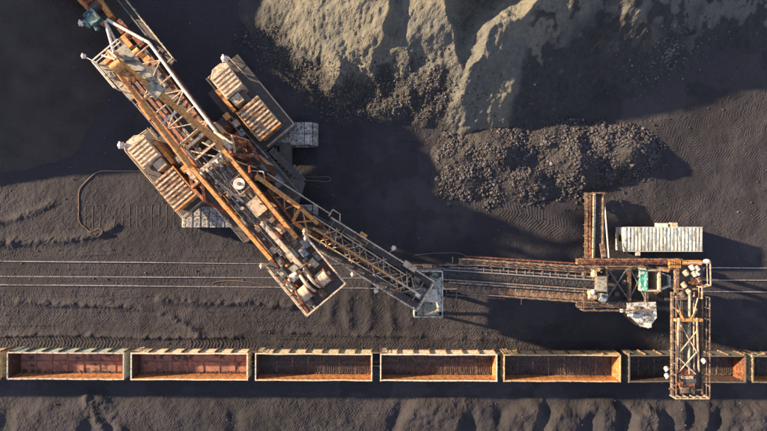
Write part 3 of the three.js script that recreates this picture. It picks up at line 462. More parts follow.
  // motors and gear on the boom nose
  P('boom_drive', [obox(Lx, -21.4, -20, .3, 1.3, 4.3, 5.1), wheelG(Lx, -19.4, .9, 4.9, .45, .7), obox(Lx, -18.8, -17.4, 1.0, 1.6, 4.6, 5.4)], M.rustred);
  P('boom_drive', [obox(Lx, -19.8, -18.3, -.4, .5, 4.4, 5.1), wheelG(Lx, -17.2, .2, 5.2, .5, 1.1), obox(Lx, -16.4, -15.2, .4, 1.2, 5.3, 5.9)], M.orange);
  P('boom_drive', [obox(Lx, -14.5, -13.1, .3, 1.1, 5.9, 6.6), tube(Lx(-13, .7, 6.6), Lx(-11.6, .7, 6.8), .28), obox(Lx, -10.8, -9.8, .2, 1, 6.6, 7.1)], M.grey);
  P('gearbox', [obox(Lx, -23.9, -22.4, -1.5, -.2, 4.6, 5.7), wheelG(Lx, -23.2, -1.8, 5.1, .55, .5), tube(Lx(-22.6, -1.2, 5.4), Lx(-21.8, -1.3, 5.3), .25)], M.tealdark);
  P('lamp', [lampG(Lx(-23.4, -2.2, 5.6), 0.31), beam(Lx(-23.4, -2.2, 5.5), Lx(-23.2, -1.4, 5.0), .06)], M.white);
  P('wheel_arm', [beam(Lx(-22.2, -.5, 4.6), Lx(-27.4, -.9, 4.4), .5, .8), beam(Lx(-22.2, .6, 4.6), Lx(-27.4, 1.0, 4.4), .5, .8)], M.orange);
  const bw = P('bucket_wheel', [wheelG(Lx, -27.4, 0, 4.4, 3.1, .9, 32), wheelG(Lx, -27.4, 0, 4.4, .6, 2.2)], M.rustred);
  for (let k = 0; k < 9; k++) { const a = k / 9 * 6.283 + .2, u = -27.4 + 3.5 * Math.cos(a), h = 4.4 + 3.5 * Math.sin(a); P('bucket', [beam(Lx(u, -.65, h), Lx(u, .65, h), .7, .75), beam(Lx(u + .2, -.7, h + .3), Lx(u + .2, .7, h + .3), .12, .5)], M.dark, bw); }
  // mast head platform
  const hp = P('head_platform', [slab([Lx(-13.6, -1.55, 0), Lx(-13.5, 1.55, 0), Lx(-8.0, 1.6, 0), Lx(-7.8, .4, 0), Lx(-11.2, .35, 0), Lx(-11.2, -.5, 0), Lx(-9.2, -.6, 0), Lx(-9.2, -1.4, 0)], 14.6, 14.68)], M.plate);
  P('platform_beam', [beam(Lx(-13.4, 1.4, 14.5), Lx(-8, 1.5, 14.5), .14, .2), beam(Lx(-13.4, -1.4, 14.5), Lx(-9.4, -1.3, 14.5), .14, .2), beam(Lx(-12.9, -1.4, 14.5), Lx(-12.9, 1.5, 14.5), .14, .2), beam(Lx(-10.4, -1.3, 14.5), Lx(-10.4, 1.5, 14.5), .14, .2)], M.dark, hp);
  P('platform_railing', railing([Lx(-10.5, -1.5, 14.68), Lx(-13.55, -1.5, 14.68), Lx(-13.55, 1.5, 14.68)], { r: .05, step: 1.5 }), M.white, hp);
  P('mast_head', [beam(Lx(-12.5, -.75, 16), Lx(-12.5, .75, 16), .35, .45), tube(Lx(-11.6, -.5, 16), Lx(-11.6, .5, 16), .5, .5, 18), obox(Lx, -11.2, -10.2, -.25, .25, 15.3, 15.7), beam(Lx(-12.6, 0, 16.1), Lx(-13.6, 0, 15.2), .2)], M.orange);
  P('mast_stay', beam(Lx(-13, -.35, 16.4), Lx(-12, .3, 16.4), .16, .16), M.white); P('mast_stay', beam(Lx(-13, .35, 16.4), Lx(-12, .5, 16.4), .16, .16), M.white);
  P('mast_ladder', [beam(Lx(-10.8, -.95, 14.7), Lx(-3.5, -1.5, 11.6), .08), beam(Lx(-10.8, -1.3, 14.7), Lx(-3.5, -1.9, 11.6), .08), ...Array.from({ length: 12 }, (_, k) => { const t = k / 12; return beam(Lx(-10.8 + 7.3 * t, -.95 - .55 * t, 14.7 - 3.1 * t), Lx(-10.8 + 7.3 * t, -1.3 - .6 * t, 14.7 - 3.1 * t), .06); })], M.white);
  for (const [a, b] of [[-12.8, .6], [-9.2, 1.1], [-12.2, -1.1]]) P('platform_box', obox(Lx, a, a + .6, b - .2, b + .2, 14.68, 15.0), M.plate, hp);
  for (const k of [0, 1, 2]) P('platform_cable', tube(Lx(-13.4 + k * .5, -1.4, 14.74), Lx(-11.6 + k * 1.4, 1.5, 14.74), .035, .035, 5), M.dark, hp);
  for (let k = 1; k < 4; k++) { const t = k / 4.6; P('mast_tie', beam(Lx(mix(-1.8, -12.3, t), -mix(1.9, .28, t), mix(11.1, 16, t)), Lx(mix(-1.8, -12.3, t), mix(1.9, .28, t), mix(11.1, 16, t)), .16, .16), k === 2 ? M.white : M.orange); }
  P('mast_lamp', [lampG(at(83, 56, 14.6), 0.22), beam(at(84, 56.5, 14.6), at(97, 63, 14.7), .07)], M.white);
  // well, sheaves and bridge of the tower
  P('tower_chute', [obox(Lx, -4.6, -4.3, -1.5, 1.5, 7.6, 9.4), obox(Lx, -1.6, -1.3, -1.5, 1.5, 6, 9.2), obox(Lx, -4.6, -1.3, -1.6, -1.4, 6, 9.4), obox(Lx, -4.6, -1.3, 1.4, 1.6, 6, 9.4)], M.grey);
  P('chute_bars', [beam(Lx(-4, -1.2, 9.3), Lx(-1.6, .6, 9.3), .14), beam(Lx(-4, .2, 9.2), Lx(-1.6, 1.2, 9.2), .14), beam(Lx(-3, -1.4, 9.4), Lx(-3, 1.4, 9.4), .2)], M.cream);
  P('sheave_bridge', [beam(Lx(-1.2, -1.9, 11.2), Lx(-1.2, 1.9, 11.2), .4, .5)], M.cream);
  for (let k = 0; k < 5; k++) P('sheave', wheelG(Lx, -.75 + (k % 2) * .15, -1.3 + k * .62, 11.5, .42, .18, 20), k % 2 ? M.pale : M.steel);
  P('tower_core', obox(Lx, -.9, 3.6, -1.2, 1.2, 3.95, 8.6), M.rust);
  for (const u of [-1.1, 1.4, 3.9]) for (const v of [-1.5, 1.5]) P('tower_post', obox(Lx, u - .15, u + .15, v - .15, v + .15, 3.95, 10.35), M.rustred);
  // counterweight boom
  const cw = P('back_deck', obox(Lx, -.9, 10.2, -1.4, 1.4, 10.4, 10.55), M.deck);
  P('deck_hatch', [obox(Lx, 4.1, 5.6, -.05, 1.2, 10.55, 11.0), obox(Lx, 4.0, 5.7, -.1, 1.25, 11, 11.06)], M.beige, cw);
  P('vent_disc', [new THREE.CylinderGeometry(.56, .56, .12, 28).translate(...Lx(2.1, .75, 11.35).toArray()), new THREE.CylinderGeometry(.3, .35, .8, 20).translate(...Lx(2.1, .75, 10.9).toArray())], M.white, cw);
  P('vent_cap', new THREE.CylinderGeometry(.14, .2, .12, 16).translate(...Lx(2.1, .75, 11.47).toArray()), M.grey, cw);
  P('disc_frame', [obox(Lx, 1.3, 1.42, .1, 1.35, 10.95, 11.05), obox(Lx, 2.85, 2.97, .1, 1.35, 10.95, 11.05), obox(Lx, 1.3, 2.97, .05, .15, 10.95, 11.05)], M.beige, cw);
  P('pipe', tube(Lx(.2, -.9, 10.75), Lx(3.6, -.2, 10.75), .14), M.cream, cw); P('pipe', tube(Lx(2.2, -.6, 10.75), Lx(3.3, .3, 10.75), .1), M.beige, cw); P('cable_tray', obox(Lx, 5.6, 9.8, -1.35, -1.0, 10.55, 10.75), M.dark, cw);
  for (const [u, v] of [[1, -1], [3.4, -.9], [6.6, .9], [7.6, 1.0], [6.3, -.7], [8.8, -.9]]) P('deck_box', obox(Lx, u, u + rr(.4, .9), v - .25, v + .25, 10.55, 10.55 + rr(.25, .7)), [M.grey, M.beige, M.rust][Math.floor(rr(0, 3))], cw);
  P('girder_web', [beam(Lx(9.6, 1.7, 10.3), Lx(16, 2.3, 10.3), .2, .5), beam(Lx(9.6, -1.7, 10.3), Lx(16, -2.3, 10.3), .2, .5), beam(Lx(4, 1.5, 7.5), Lx(9.6, 1.6, 10.4), .35, .4), beam(Lx(4, -1.5, 7.5), Lx(9.6, -1.6, 10.4), .35, .4)], M.rustred);
  const wf = P('winch_floor', [obox(Lx, 9.7, 16.15, -2.4, 2.4, 10.25, 10.4)], M.dark);
  for (let k = 0; k < 9; k++) for (const s of [-1, 1]) P('floor_grating', obox(Lx, 9.8 + k * .7, 10.4 + k * .7, s * .08, s * 2.3, 10.4, 10.46), M.dark, wf), P('grating_edge', obox(Lx, 10.42 + k * .7, 10.48 + k * .7, s * .1, s * 2.3, 10.4, 10.5), M.grey, wf);
  P('counterweight', obox(Lx, 13.2, 15.8, -2.1, 2.1, 8.6, 10.25), M.rust);
  P('railing', railing([Lx(9.8, -2.42, 10.4), Lx(16.1, -2.42, 10.4), Lx(16.1, 2.42, 10.4), Lx(9.8, 2.42, 10.4)], { r: .07, step: 1.3 }), M.cream);
  P('crane_beam', [beam(Lx(6.5, .15, 12.1), Lx(12.2, .35, 12.1), .42, .5), beam(Lx(6.5, .15, 11.9), Lx(6.5, .15, 10.5), .25), beam(Lx(12.2, .35, 11.9), Lx(12.2, .35, 10.4), .25)], M.cream);
  P('crane_trolley', [obox(Lx, 10.2, 11.2, -.2, .75, 11.5, 11.8), obox(Lx, 11.5, 12.1, -.6, .1, 11.9, 12.45)], M.plate);
  for (const [u, v, r, w, m] of [[14.3, -1.15, .85, 1.1, M.beige], [14.3, 1.15, .85, 1.1, M.cream], [12.4, -.9, .5, .9, M.pale]]) { const d = P('winch_drum', [wheelG(Lx, u, v, 11.3, r * .82, w, 28), wheelG(Lx, u, v, 11.3, .2, w + .5)], m); for (const s of [-1, 1]) P('drum_flange', wheelG(Lx, u, v + s * w / 2, 11.3, r, .1, 28), M.rustred, d); }
  for (const v of [-.35, .3]) P('brake_arc', new THREE.TorusGeometry(1.15, .16, 8, 28, Math.PI).rotateY(-TH).translate(...Lx(13.6, v, 10.9).toArray()), M.cream);
  for (const [u, v, m] of [[11.2, 1.2, M.bluegrey], [10.6, 1.9, M.bluegrey], [12.6, 1.3, M.beige], [8.0, .95, M.beige], [8.4, .35, M.rustred], [10.4, -1.1, M.grey], [11.4, -1.7, M.plate], [12.9, -1.9, M.beige], [15.4, 0, M.rust], [15.2, -1.5, M.grey], [13, .1, M.orange], [9.6, -.5, M.grey], [12.3, 2, M.grey]])
    P('motor', [tube(Lx(u - .45, v, 10.85), Lx(u + .45, v, 10.85), .33, .33, 14), obox(Lx, u - .5, u + .5, v - .3, v + .3, 10.41, 10.62), obox(Lx, u - .2, u + .2, v - .18, v + .18, 11.1, 11.3)], m);
  for (const [u, v] of [[9.6, -2.6], [9.7, 2.7], [10.3, 2.35]]) P('floodlight', [lampG(Lx(u, v, 11.7), 0.25), tube(Lx(u, v, 10.3), Lx(u, v, 11.6), .05)], M.cream);
  // stairs and platforms in the shade of the right side
  P('stair', [beam(Lx(-.2, 4.6, 3.95), Lx(4.6, 5.0, 2.2), .8, .12), ...Array.from({ length: 8 }, (_, k) => beam(Lx(.2 + k * .55, 4.2, 3.9 - k * .2), Lx(.2 + k * .55, 5.2, 3.9 - k * .2), .24, .04))], M.dark);
  P('railing', railing([Lx(1.2, 4.05, 3.95), Lx(5.9, 4.05, 3.95), Lx(5.9, -4.05, 3.95), Lx(1, -4.05, 3.95)], { r: .04 }), M.grey);
  for (const [u, v, w, d, h] of [[.6, 2.7, 1.2, .9, 1.4], [2.4, 3, 1.3, 1, 1.1], [-3.6, 2.8, 1.2, 1, 1.6], [4.7, 2.2, 1, 1.2, 1.3], [-3.4, -3, 1.4, .9, 1.5], [1, -2.9, 1.2, .9, 1.2], [3.6, -2.8, 1.2, 1, 1.1], [-5.4, 2.6, 1, .8, .9], [-5.2, -2.6, 1, .8, .9]]) P('machine_box', [obox(Lx, u, u + w, v - d / 2, v + d / 2, 3.95, 3.95 + h), obox(Lx, u + .2, u + w - .2, v - d / 3, v + d / 3, 3.95 + h, 4.1 + h)], [M.grey, M.bluegrey, M.rustred, M.dark][Math.floor(rr(0, 4))]);
  P('side_pipes', [tube(Lx(-6.2, 3.6, 4.6), Lx(.5, 3.8, 4.7), .16), tube(Lx(-6, 3.2, 5), Lx(-1, 3.4, 5), .12), tube(Lx(-6.2, -3.7, 4.8), Lx(-1, -3.8, 4.8), .2)], M.steel);
  for (const [u, v] of [[-5.6, 3.4], [-4.4, 3.7], [-3.2, 3.5], [-5.4, -3.5], [-4.2, -3.8], [-6.2, -3.1]]) P('pump', [tube(Lx(u, v, 3.95), Lx(u, v, 5.4), .26), obox(Lx, u - .35, u + .35, v - .3, v + .3, 5.2, 5.6)], [M.beige, M.bluegrey, M.orange][Math.floor(rr(0, 3))]);
  P('arm_frame', [tube(Lx(1.2, 2.0, 8.6), Lx(2.2, 3.0, 8.8), .07), tube(Lx(2.2, 3, 8.8), Lx(3.0, 2.5, 8.8), .07), tube(Lx(3, 2.5, 8.8), Lx(2.2, 1.8, 8.6), .07), tube(Lx(1.7, 2.5, 8.7), Lx(2.6, 2.1, 8.7), .07)], M.beige);
  for (let k = 0; k < 46; k++) { const z = k % 3, u = z === 0 ? rr(-.6, 9.6) : z === 1 ? rr(9.9, 15.8) : rr(-5.8, 5.4), v = z === 0 ? (rnd() < .5 ? -1 : 1) * rr(.5, 1.25) : z === 1 ? rr(-2.1, 2.1) : (rnd() < .5 ? -1 : 1) * rr(2.3, 3.9), h = z === 0 ? 10.55 : z === 1 ? 10.45 : 3.95, w = rr(.12, .35), l = rr(.15, .6);
    P('fitting', rnd() < .5 ? [obox(Lx, u, u + l, v - w / 2, v + w / 2, h, h + rr(.15, .7)), obox(Lx, u + .03, u + l * .6, v - w / 3, v + w / 3, h, h + rr(.7, .95))] : [tube(Lx(u, v, h), Lx(u, v, h + rr(.3, .9)), w / 2), obox(Lx, u - .15, u + .15, v - .15, v + .15, h, h + .12)], [M.beige, M.grey, M.rustred, M.pale, M.orange, M.dark, M.bluegrey][Math.floor(rr(0, 7))]); }
  for (let k = 0; k < 16; k++) { const u = rr(-5, 8), v = rr(-1.2, 1.2), l = rr(.8, 2.4); P('hose', tube(Lx(u < -1 ? u : u, v, u < -1 ? 9.5 : 10.62), Lx(u + l, v + rr(-.5, .5), u < -1 ? 9.7 : 10.66), rr(.03, .06), .04, 6), [M.dark, M.beige, M.grey, M.cream][k % 4]); }
  // discharge boom
  const dh = u => mix(7.4, 6.4, clamp((u - 10) / 14));
  P('root_beam', beam(Dx(2.8, 1.46, 9.6), Dx(8.2, 1.08, 9.4), .42, .5), M.orange); P('root_beam', beam(Dx(8.2, 1.08, 9.4), Dx(10.4, .62, 8.4), .38, .45), M.orange);
  P('root_beam', beam(Dx(4.6, .9, 9.4), Dx(8.4, -.52, 9.2), .24, .3), M.rustred); P('root_beam', beam(Dx(8.3, -.5, 9.3), Dx(10.3, -.62, 8.4), .34, .4), M.orange); P('root_beam', beam(Dx(8.2, 1.08, 9.4), Dx(8.3, -.5, 9.3), .3, .35), M.orange);
  for (const [a, b, w] of [[Dx(2.8, 1.46, 9.6), Dx(2.6, 1.5, 4), .45], [Dx(4.6, .9, 9.4), Dx(4, 1.2, 4), .3], [Dx(10.3, .6, 8.4), Dx(11, .8, 6.6), .3], [Dx(10.3, -.6, 8.4), Dx(11, -.8, 6.6), .3]]) P('root_foot', beam(a, b, w), M.rustred);
  for (const [a, b, c, d] of [[4.6, 1.3, 5.4, .5], [5.4, .5, 6.2, 1.2], [6.2, 1.2, 6.9, .1], [6.9, .1, 7.6, 1.1], [7.6, 1.1, 8.3, -.4], [8.6, .9, 9.9, -.5], [8.6, -.4, 9.9, .6]]) P('root_brace', tube(Dx(a, b, 9.2), Dx(c, d, 9.1), .09, .09, 6), M.orange);
  P('conveyor_floor', beam(Dx(4, 0, 6.6), Dx(24, 0, 5.5), 2.2, .08), M.belt);
  P('belt', beam(Dx(3, 0, 7.0), Dx(23.6, 0, 5.95), 1.0, .06), M.belt);
  for (const s of [-1, 1]) {
    P('bottom_chord', beam(Dx(8, s * 1.12, 6.75), Dx(23.9, s * 1.12, 5.95), .14, .2), M.dark);
    P('side_chord', beam(Dx(9.5, s * .95, 7.75), Dx(21, s * .8, 7.05), .12, .14), M.beige);
    P('walkway', [beam(Dx(11.2, s * 1.48, 6.5), Dx(23.9, s * 1.48, 5.75), .6, .05)], M.dark);
    P('walkway_railing', railing([Dx(11.2, s * 1.8, 6.55), Dx(24, s * 1.8, 5.8)], { r: .06, step: 1.5, h: 1.05 }), M.cream);
    for (let k = 0; k < 8; k++) { const u = 11.5 + k * 1.45; P('brace', tube(Dx(u, 0, dh(u) + 1.35), Dx(u + (k % 2 ? -.7 : 1.1), s * 1.1, dh(u) - .2), .07, .07, 6), k % 3 ? M.cream : M.orange); P('brace', tube(Dx(u, s * .9, dh(u) + .3), Dx(u + 1.4, -s * .5, dh(u) + .9), .05, .05, 5), M.beige); }
    for (let k = 0; k < 9; k++) { const u = 11.6 + k * 1.4; P('cross_bar', beam(Dx(u, s * .1, dh(u) - .6), Dx(u, s * 1.8, dh(u) - .65), .09, .1), M.grey); }
  }
  P('end_railing', railing([Dx(24, 1.8, 5.8), Dx(24, -1.8, 5.8)], { r: .06, step: 1.2 }), M.cream);
  P('ridge_chord', beam(Dx(10.3, 0, 8.8), Dx(19.6, -.1, 7.9), .2, .24), M.orange); P('ridge_chord', beam(Dx(19.6, -.1, 7.9), Dx(23.0, -.15, 7.3), .2, .22), M.cream);
  P('pipe_run', tube(Dx(9, .55, 8.1), Dx(20.5, .5, 7.4), .06), M.rust); P('pipe_run', tube(Dx(9.5, -.5, 8.0), Dx(19, -.45, 7.4), .06), M.rustred);
  P('head_drive', [obox(Dx, 22.2, 23.4, -.7, .6, 6.0, 6.7), wheelG(Dx, 23.4, 0, 6.2, .42, 1.3), obox(Dx, 21.9, 22.7, .7, 1.2, 6, 6.6)], M.grey);
  P('head_lamp', obox(Dx, 22.9, 23.4, -.45, -.1, 7.2, 7.5), M.white);
  P('head_frame', [beam(Dx(21.4, -1.1, 7), Dx(21.4, 1.1, 7), .14), beam(Dx(23, -1.1, 6.9), Dx(23, 1.1, 6.9), .12), beam(Dx(21.4, 1.1, 7), Dx(23, .2, 7), .1), beam(Dx(21.4, -1.1, 7), Dx(23, -.2, 7), .1)], M.rust);
  P('control_box', [obox(Dx, 20.2, 21.6, 1.5, 2.1, 5.9, 7.2)], M.beige);
  P('stair_frame', railing([Dx(10.9, 1.8, 6.6), Dx(10.9, 2.6, 6.6), Dx(11.8, 2.6, 6.6), Dx(12.2, 1.9, 6.6)], { r: .04, step: 1 }), M.beige);
  P('long_stay', tube(Dx(3.4, 2.2, 8.6), Dx(11, 2.05, 7.4), .07), M.beige);
  P('lattice_node', [obox(Dx, 14.6, 15.4, 1.7, 2.2, 6.2, 6.9)], M.orange);
  for (const [u, v] of [[18.4, 2.5], [19.2, -2.3], [16.2, -2.1]]) P('floodlight', [lampG(Dx(u, v, 6.8), 0.26), beam(Dx(u, v, 6.7), Dx(u, Math.sign(v) * 1.75, 6.2), .05)], M.white);
}

// ───────────────────────── trailing cables ─────────────────────────
function cable(pts, r, mat, name, label) { const c = new THREE.CatmullRomCurve3(pts.map(([x, y]) => { const p = at(x, y, 0); p.y = groundH(p.x, p.z) + r * .8; return p; })); const dense = new THREE.CatmullRomCurve3(c.getSpacedPoints(60).map(p => { p.y = groundH(p.x, p.z) + r * .8; return p; })); const m = new THREE.Mesh(new THREE.TubeGeometry(dense, 160, r, 7), mat); m.name = numbered(name); m.userData = { label, category: 'cable' }; m.castShadow = m.receiveShadow = true; scene.add(m); }
cable([[142, 171], [120, 171], [98, 172], [88, 180], [80, 190], [79, 205], [80, 222], [86, 228], [91, 232], [100, 229], [104, 232], [97, 237], [91, 234]], .055, M.rust, 'power_cable', 'thin power cable looping across the coal beside the crawler prints');
cable([[306, 177], [318, 177], [329, 177], [331, 179], [328, 181.5], [316, 181], [305, 180.5]], .05, M.grey, 'power_cable', 'short hairpin cable lying right of the dark plate');
cable([[415, 255], [440, 253], [462, 254], [470, 259]], .05, M.grey, 'power_cable', 'thin cable lying above the conveyor bridge');
cable([[212, 283], [222, 281], [250, 282], [272, 287]], .06, M.rust, 'power_cable', 'cable lying along the rails left of the winch platform');

// ───────────────────────── wagon loader on rails ─────────────────────────
{
  const base = at(632, 284, 0), G = thing('wagon_loader', 'rusty rail mounted wagon loader with long conveyor bridge and loading boom', 'loader', base);
  const P = (n, g, m, par) => part(G, n, g, m, par);
  const A = (x, y, h) => at(x, y, h), bx = (x0, x1, y0, y1, h0, h1, H = h1) => { const a = at(x0, y0, H), b = at(x1, y1, H); return boxG(b.x - a.x, h1 - h0, b.z - a.z).translate((a.x + b.x) / 2, (h0 + h1) / 2, (a.z + b.z) / 2); };
  // bridge: u along 0..1 from the tail to the head, v in metres across
  const b0 = at(446, 274, 4.6), b1 = at(600, 284.5, 6.2), dir = b1.clone().sub(b0), side = V(-dir.z, 0, dir.x).normalize();
  const Bx = (t, v, dh) => b0.clone().addScaledVector(dir, t).addScaledVector(side, v).add(V(0, dh, 0));
  const run = (t0, t1, v, dh, w, h) => beam(Bx(t0, v, dh), Bx(t1, v, dh), w, h);
  P('bridge_belt', run(-.05, .99, .05, .1, .7, .06), M.belt);
  for (const s of [-1, 1]) {
    const st = P('belt_stringer', run(-.02, .99, s * .52 + .05, .2, .14, .3), M.grey); void st;
    P('side_plate', run(.02, .99, s * .82 + .05, .1, .16, .12), M.steel);
    for (let k = 0; k < 18; k++) P('idler_bracket', beam(Bx(.03 + k * .054, s * .5, .22), Bx(.03 + k * .054, s * .95, .16), .08, .08), M.grey);
    P('bridge_chord', run(.0, 1, s * 1.05, -.5, .2, .3), M.rust);
    P('bridge_walkway', run(.08, .97, s * 1.42 + (s > 0 ? .05 : -.05), -.05, .68, .06), M.rust);
    P('bridge_girder', run(.0, 1, s * 1.05, -1.3, .22, .26), M.rust);
    P('bridge_railing', railing([Bx(.1, s * 1.85, 0), Bx(.97, s * 1.85, 0)], { r: .04, step: 1.2, h: 1 }), M.rust);
    P('cable_ladder', run(.12, .95, s * 2.05, -.3, .16, .12), s > 0 ? M.grey : M.rustred);
    for (let k = 0; k < 13; k++) P('girder_brace', beam(Bx(.02 + k * .075, s * 1.05, k % 2 ? -.55 : -1.25), Bx(.095 + k * .075, s * 1.05, k % 2 ? -1.25 : -.55), .1), M.rust);
  }
  for (let k = 0; k < 12; k++) P('bridge_tie', beam(Bx(.04 + k * .085, -1.9, -.2), Bx(.04 + k * .085, 1.9, -.2), .12, .14), M.rust);
  P('upper_conduit', [tube(Bx(-.05, -1.0, .5), Bx(.3, -1.25, .35), .05), tube(Bx(-.12, -.5, .3), Bx(.2, -.95, .3), .05), tube(Bx(.02, 2.3, -.4), Bx(.4, 2.3, -.2), .04)], M.grey);
  P('side_bracket', [beam(Bx(.08, 1.9, -.3), Bx(.08, 3.0, -.3), .06), beam(Bx(.51, 1.9, -.3), Bx(.51, 2.8, -.3), .08), beam(Bx(.01, 1.6, 0), Bx(.01, 3.2, 0), .06), beam(Bx(-.03, 3.2, 0), Bx(.01, 3.2, 0), .06)], M.grey);
  // tail bogie and bridge legs on the machine rails
  const rail1 = x => 264.6 + (x - 383) * .009, rail2 = x => 288.4 + (x - 383) * .0097;
  for (const x of [432, 586, 652]) for (const f of [rail1, rail2]) {
    const y = f(x), bg = P('rail_bogie', [bx(x - 9, x + 9, y - 1.7, y + 1.7, .55, .95, 0)], M.dark);
    for (const d of [-5.5, 5.5]) { const c = at(x + d, y, 0); P('wheel', new THREE.CylinderGeometry(.36, .36, .14, 18).rotateX(Math.PI / 2).translate(c.x, .55, c.z), M.steel, bg); }
    const a = at(x, y, 0), top = x < 500 ? 3 : 5.3; P('leg', beam(a.clone().setY(.9), a.clone().setY(top), .4, .4), M.rust);
  }
  for (const x of [432]) P('tail_frame', [beam(at(x, rail1(x), 0).setY(3), at(x, rail2(x), 0).setY(3), .4, .4), beam(at(x - 8, 276, 0).setY(3.1), at(470, 276, 0).setY(3.4), .5, .4)], M.rust);
  // receiving hopper: open pale box with sloping plates
  const hx0 = 414, hx1 = 443, hy0 = 271, hy1 = 317.5, HT = 4.9;
  { const hw = 1.1;
    const hp = P('hopper', [bx(hx0, hx0 + hw, hy0, hy1, 3.2, HT, HT), bx(hx1 - hw, hx1, hy0, hy1, 3.2, HT, HT), bx(hx0 + hw, hx1 - hw, hy0, hy0 + hw, 3.2, HT, HT), bx(hx0 + hw, hx1 - hw, hy1 - hw, hy1, 3.2, HT, HT)], M.pale);
    const q = (x, y, h) => at(x, y, HT).setY(h);
    P('chute_plate', beam(q(hx1 - 1.4, 293, 4.6), q(431, 293, 3.4), 4.2, .06), M.pale, hp);
    P('chute_plate', beam(q(428.5, 316, 4.6), q(428.5, 304, 3.5), 2.5, .06), M.plate, hp);
    P('chute_plate', beam(q(hx0 + 1.4, 293, 4.6), q(426, 293, 3.4), 4.2, .06), M.plate, hp);
    P('impact_plate', beam(q(425, 297, 3.55), q(439, 297, 4.25), 1.5, .08), M.white, hp);
    P('hopper_floor', bx(hx0 + 1, hx1 - 1, hy0 + 1, hy1 - 1, 3.15, 3.25, HT), M.dark, hp);
    P('hopper_frame', [bx(hx0, hx1, 300, 303, 2.7, 3.15, HT), bx(hx0, hx1, 276, 279, 2.7, 3.15, HT), bx(425, 432, 276, 317, 2.4, 2.7, HT)], M.rust, hp);
    P('hopper_rib', [0, 1, 2, 3].map(k => bx(hx1, hx1 + .9, 276 + k * 11, 278 + k * 11, 3.2, HT - .1, HT)), M.pale, hp);
    P('prop', [beam(q(428, 301, 2.6), at(428, 312, 0).setY(.1), .3), beam(q(428, 316, 2.6), at(424, 312, 0).setY(.1), .3), bx(419, 434, 308, 316, -.1, .14, 0)], M.dark, hp);
  }
  // portal: two long girders, cross truss
  P('portal_girder', bx(578, 683, 259, 264.5, 5.8, 6.5), M.rust); P('portal_girder', bx(578, 648, 302, 308, 5.5, 6.2), M.rust);
  P('girder_deck', bx(582, 672, 259.6, 263.6, 6.51, 6.56), M.rustred); P('girder_deck', bx(582, 646, 303, 307, 6.21, 6.25), M.rust);
  P('girder_railing', railing([A(580, 258.5, 6.5), A(676, 258.5, 6.5)], { r: .04 }), M.rust); P('girder_railing', railing([A(580, 265.5, 6.5), A(640, 265.5, 6.5)], { r: .035 }), M.rust); P('girder_railing', railing([A(580, 301, 6.2), A(580, 309, 6.2), A(648, 309, 6.2)], { r: .04 }), M.rust);
  for (const x of [584, 606, 629, 646]) P('portal_cross_girder', beam(A(x, 264, 6.0), A(x, 303, 5.8), .28, .5), M.rust);
  for (const [x0, x1] of [[606, 629], [629, 606], [629, 646], [646, 629]]) P('portal_brace', beam(A(x0, 266, 6), A(x1, 300, 5.9), .1, .1), M.grey);
  for (const [x, y] of [[612, 276], [622, 280], [634, 274], [615, 292], [626, 293]]) P('drive_unit', [bx(x, x + 5, y, y + 4, 4.6, 5.4), tube(A(x + 2, y + 2, 5.4), A(x + 2, y + 2, 5.9), .25)], M.dark);
  P('lower_floor', bx(604, 648, 268, 300, 4.3, 4.4), M.dark);
  P('corner_post', bx(594, 597, 266, 277, 5.9, 6.9), M.beige); P('head_box', [bx(597.5, 607.5, 276.5, 292, 5.4, 7.0)], M.grey); P('head_cover', bx(598, 607, 277, 291.5, 7.01, 7.06), M.plate);
  P('bridge_drive', [tube(A(589, 296, 6.6), A(596, 297, 6.6), .3), bx(590, 595, 291, 295, 6.0, 6.9), bx(598, 604, 293, 300, 6, 6.7)], M.beige); P('bridge_drive', [tube(A(600, 297, 6.8), A(605, 300, 6.8), .4), bx(604, 608, 294, 299, 6, 6.7)], M.bluegrey);
  P('lamp_post', [tube(A(594, 290, 6), A(594, 290, 8), .05), lampG(A(593, 292, 7.6), 0.25)], M.white);
  // open steel bin with a teal outer face
  { const hb = P('feed_bin', [bx(659, 661, 270, 291.5, 4.6, 7), bx(648, 659, 270, 271.5, 4.6, 7), bx(648, 659, 290, 291.5, 4.6, 7)], M.beige); P('bin_face', bx(646.6, 648, 270, 291.5, 4.6, 7), M.teal, hb); P('bin_floor', bx(648, 659, 271.5, 290, 4.6, 4.7, 7), M.dark, hb);
    P('bin_chute', [beam(A(661, 273, 6.7), A(669, 276, 6.3), .1, .5), beam(A(661, 289, 6.7), A(669, 286, 6.3), .1, .5), beam(A(669, 276, 6.3), A(669, 286, 6.3), .1, .5)], M.pale, hb); P('bin_cap', bx(641, 646.4, 268, 270, 6.3, 6.9), M.beige, hb); P('bin_step', bx(641, 646.4, 270.3, 291, 6.0, 6.5), M.teal, hb); P('bin_support', [bx(640, 650, 284, 290, 4.3, 6.0, 6.4)], M.rust, hb); }
  // operator cab with facetted pale roof
  { const o = [[628, 304], [655, 303], [656, 317], [648, 327], [641, 325], [629, 314]].map(([x, y]) => at(x, y, 6.6)), cb = P('operator_cab', slab(o, 4.3, 6.5), M.plate); const o2 = [[627, 303], [656, 302], [657, 317.5], [648.5, 328.5], [640.5, 326], [628, 314.5]].map(([x, y]) => at(x, y, 6.6));
    P('cab_roof', slab(o2, 6.51, 6.62), M.pale, cb);
    for (const [x, y, w, d, m] of [[631, 314, 4.5, 5, M.white], [649.5, 325.5, 4.5, 4, M.white], [622.5, 311, 2, 3, M.white]]) P('cab_lamp', bx(x - w / 2, x + w / 2, y - d / 2, y + d / 2, 6.65, 7.0), m, cb);
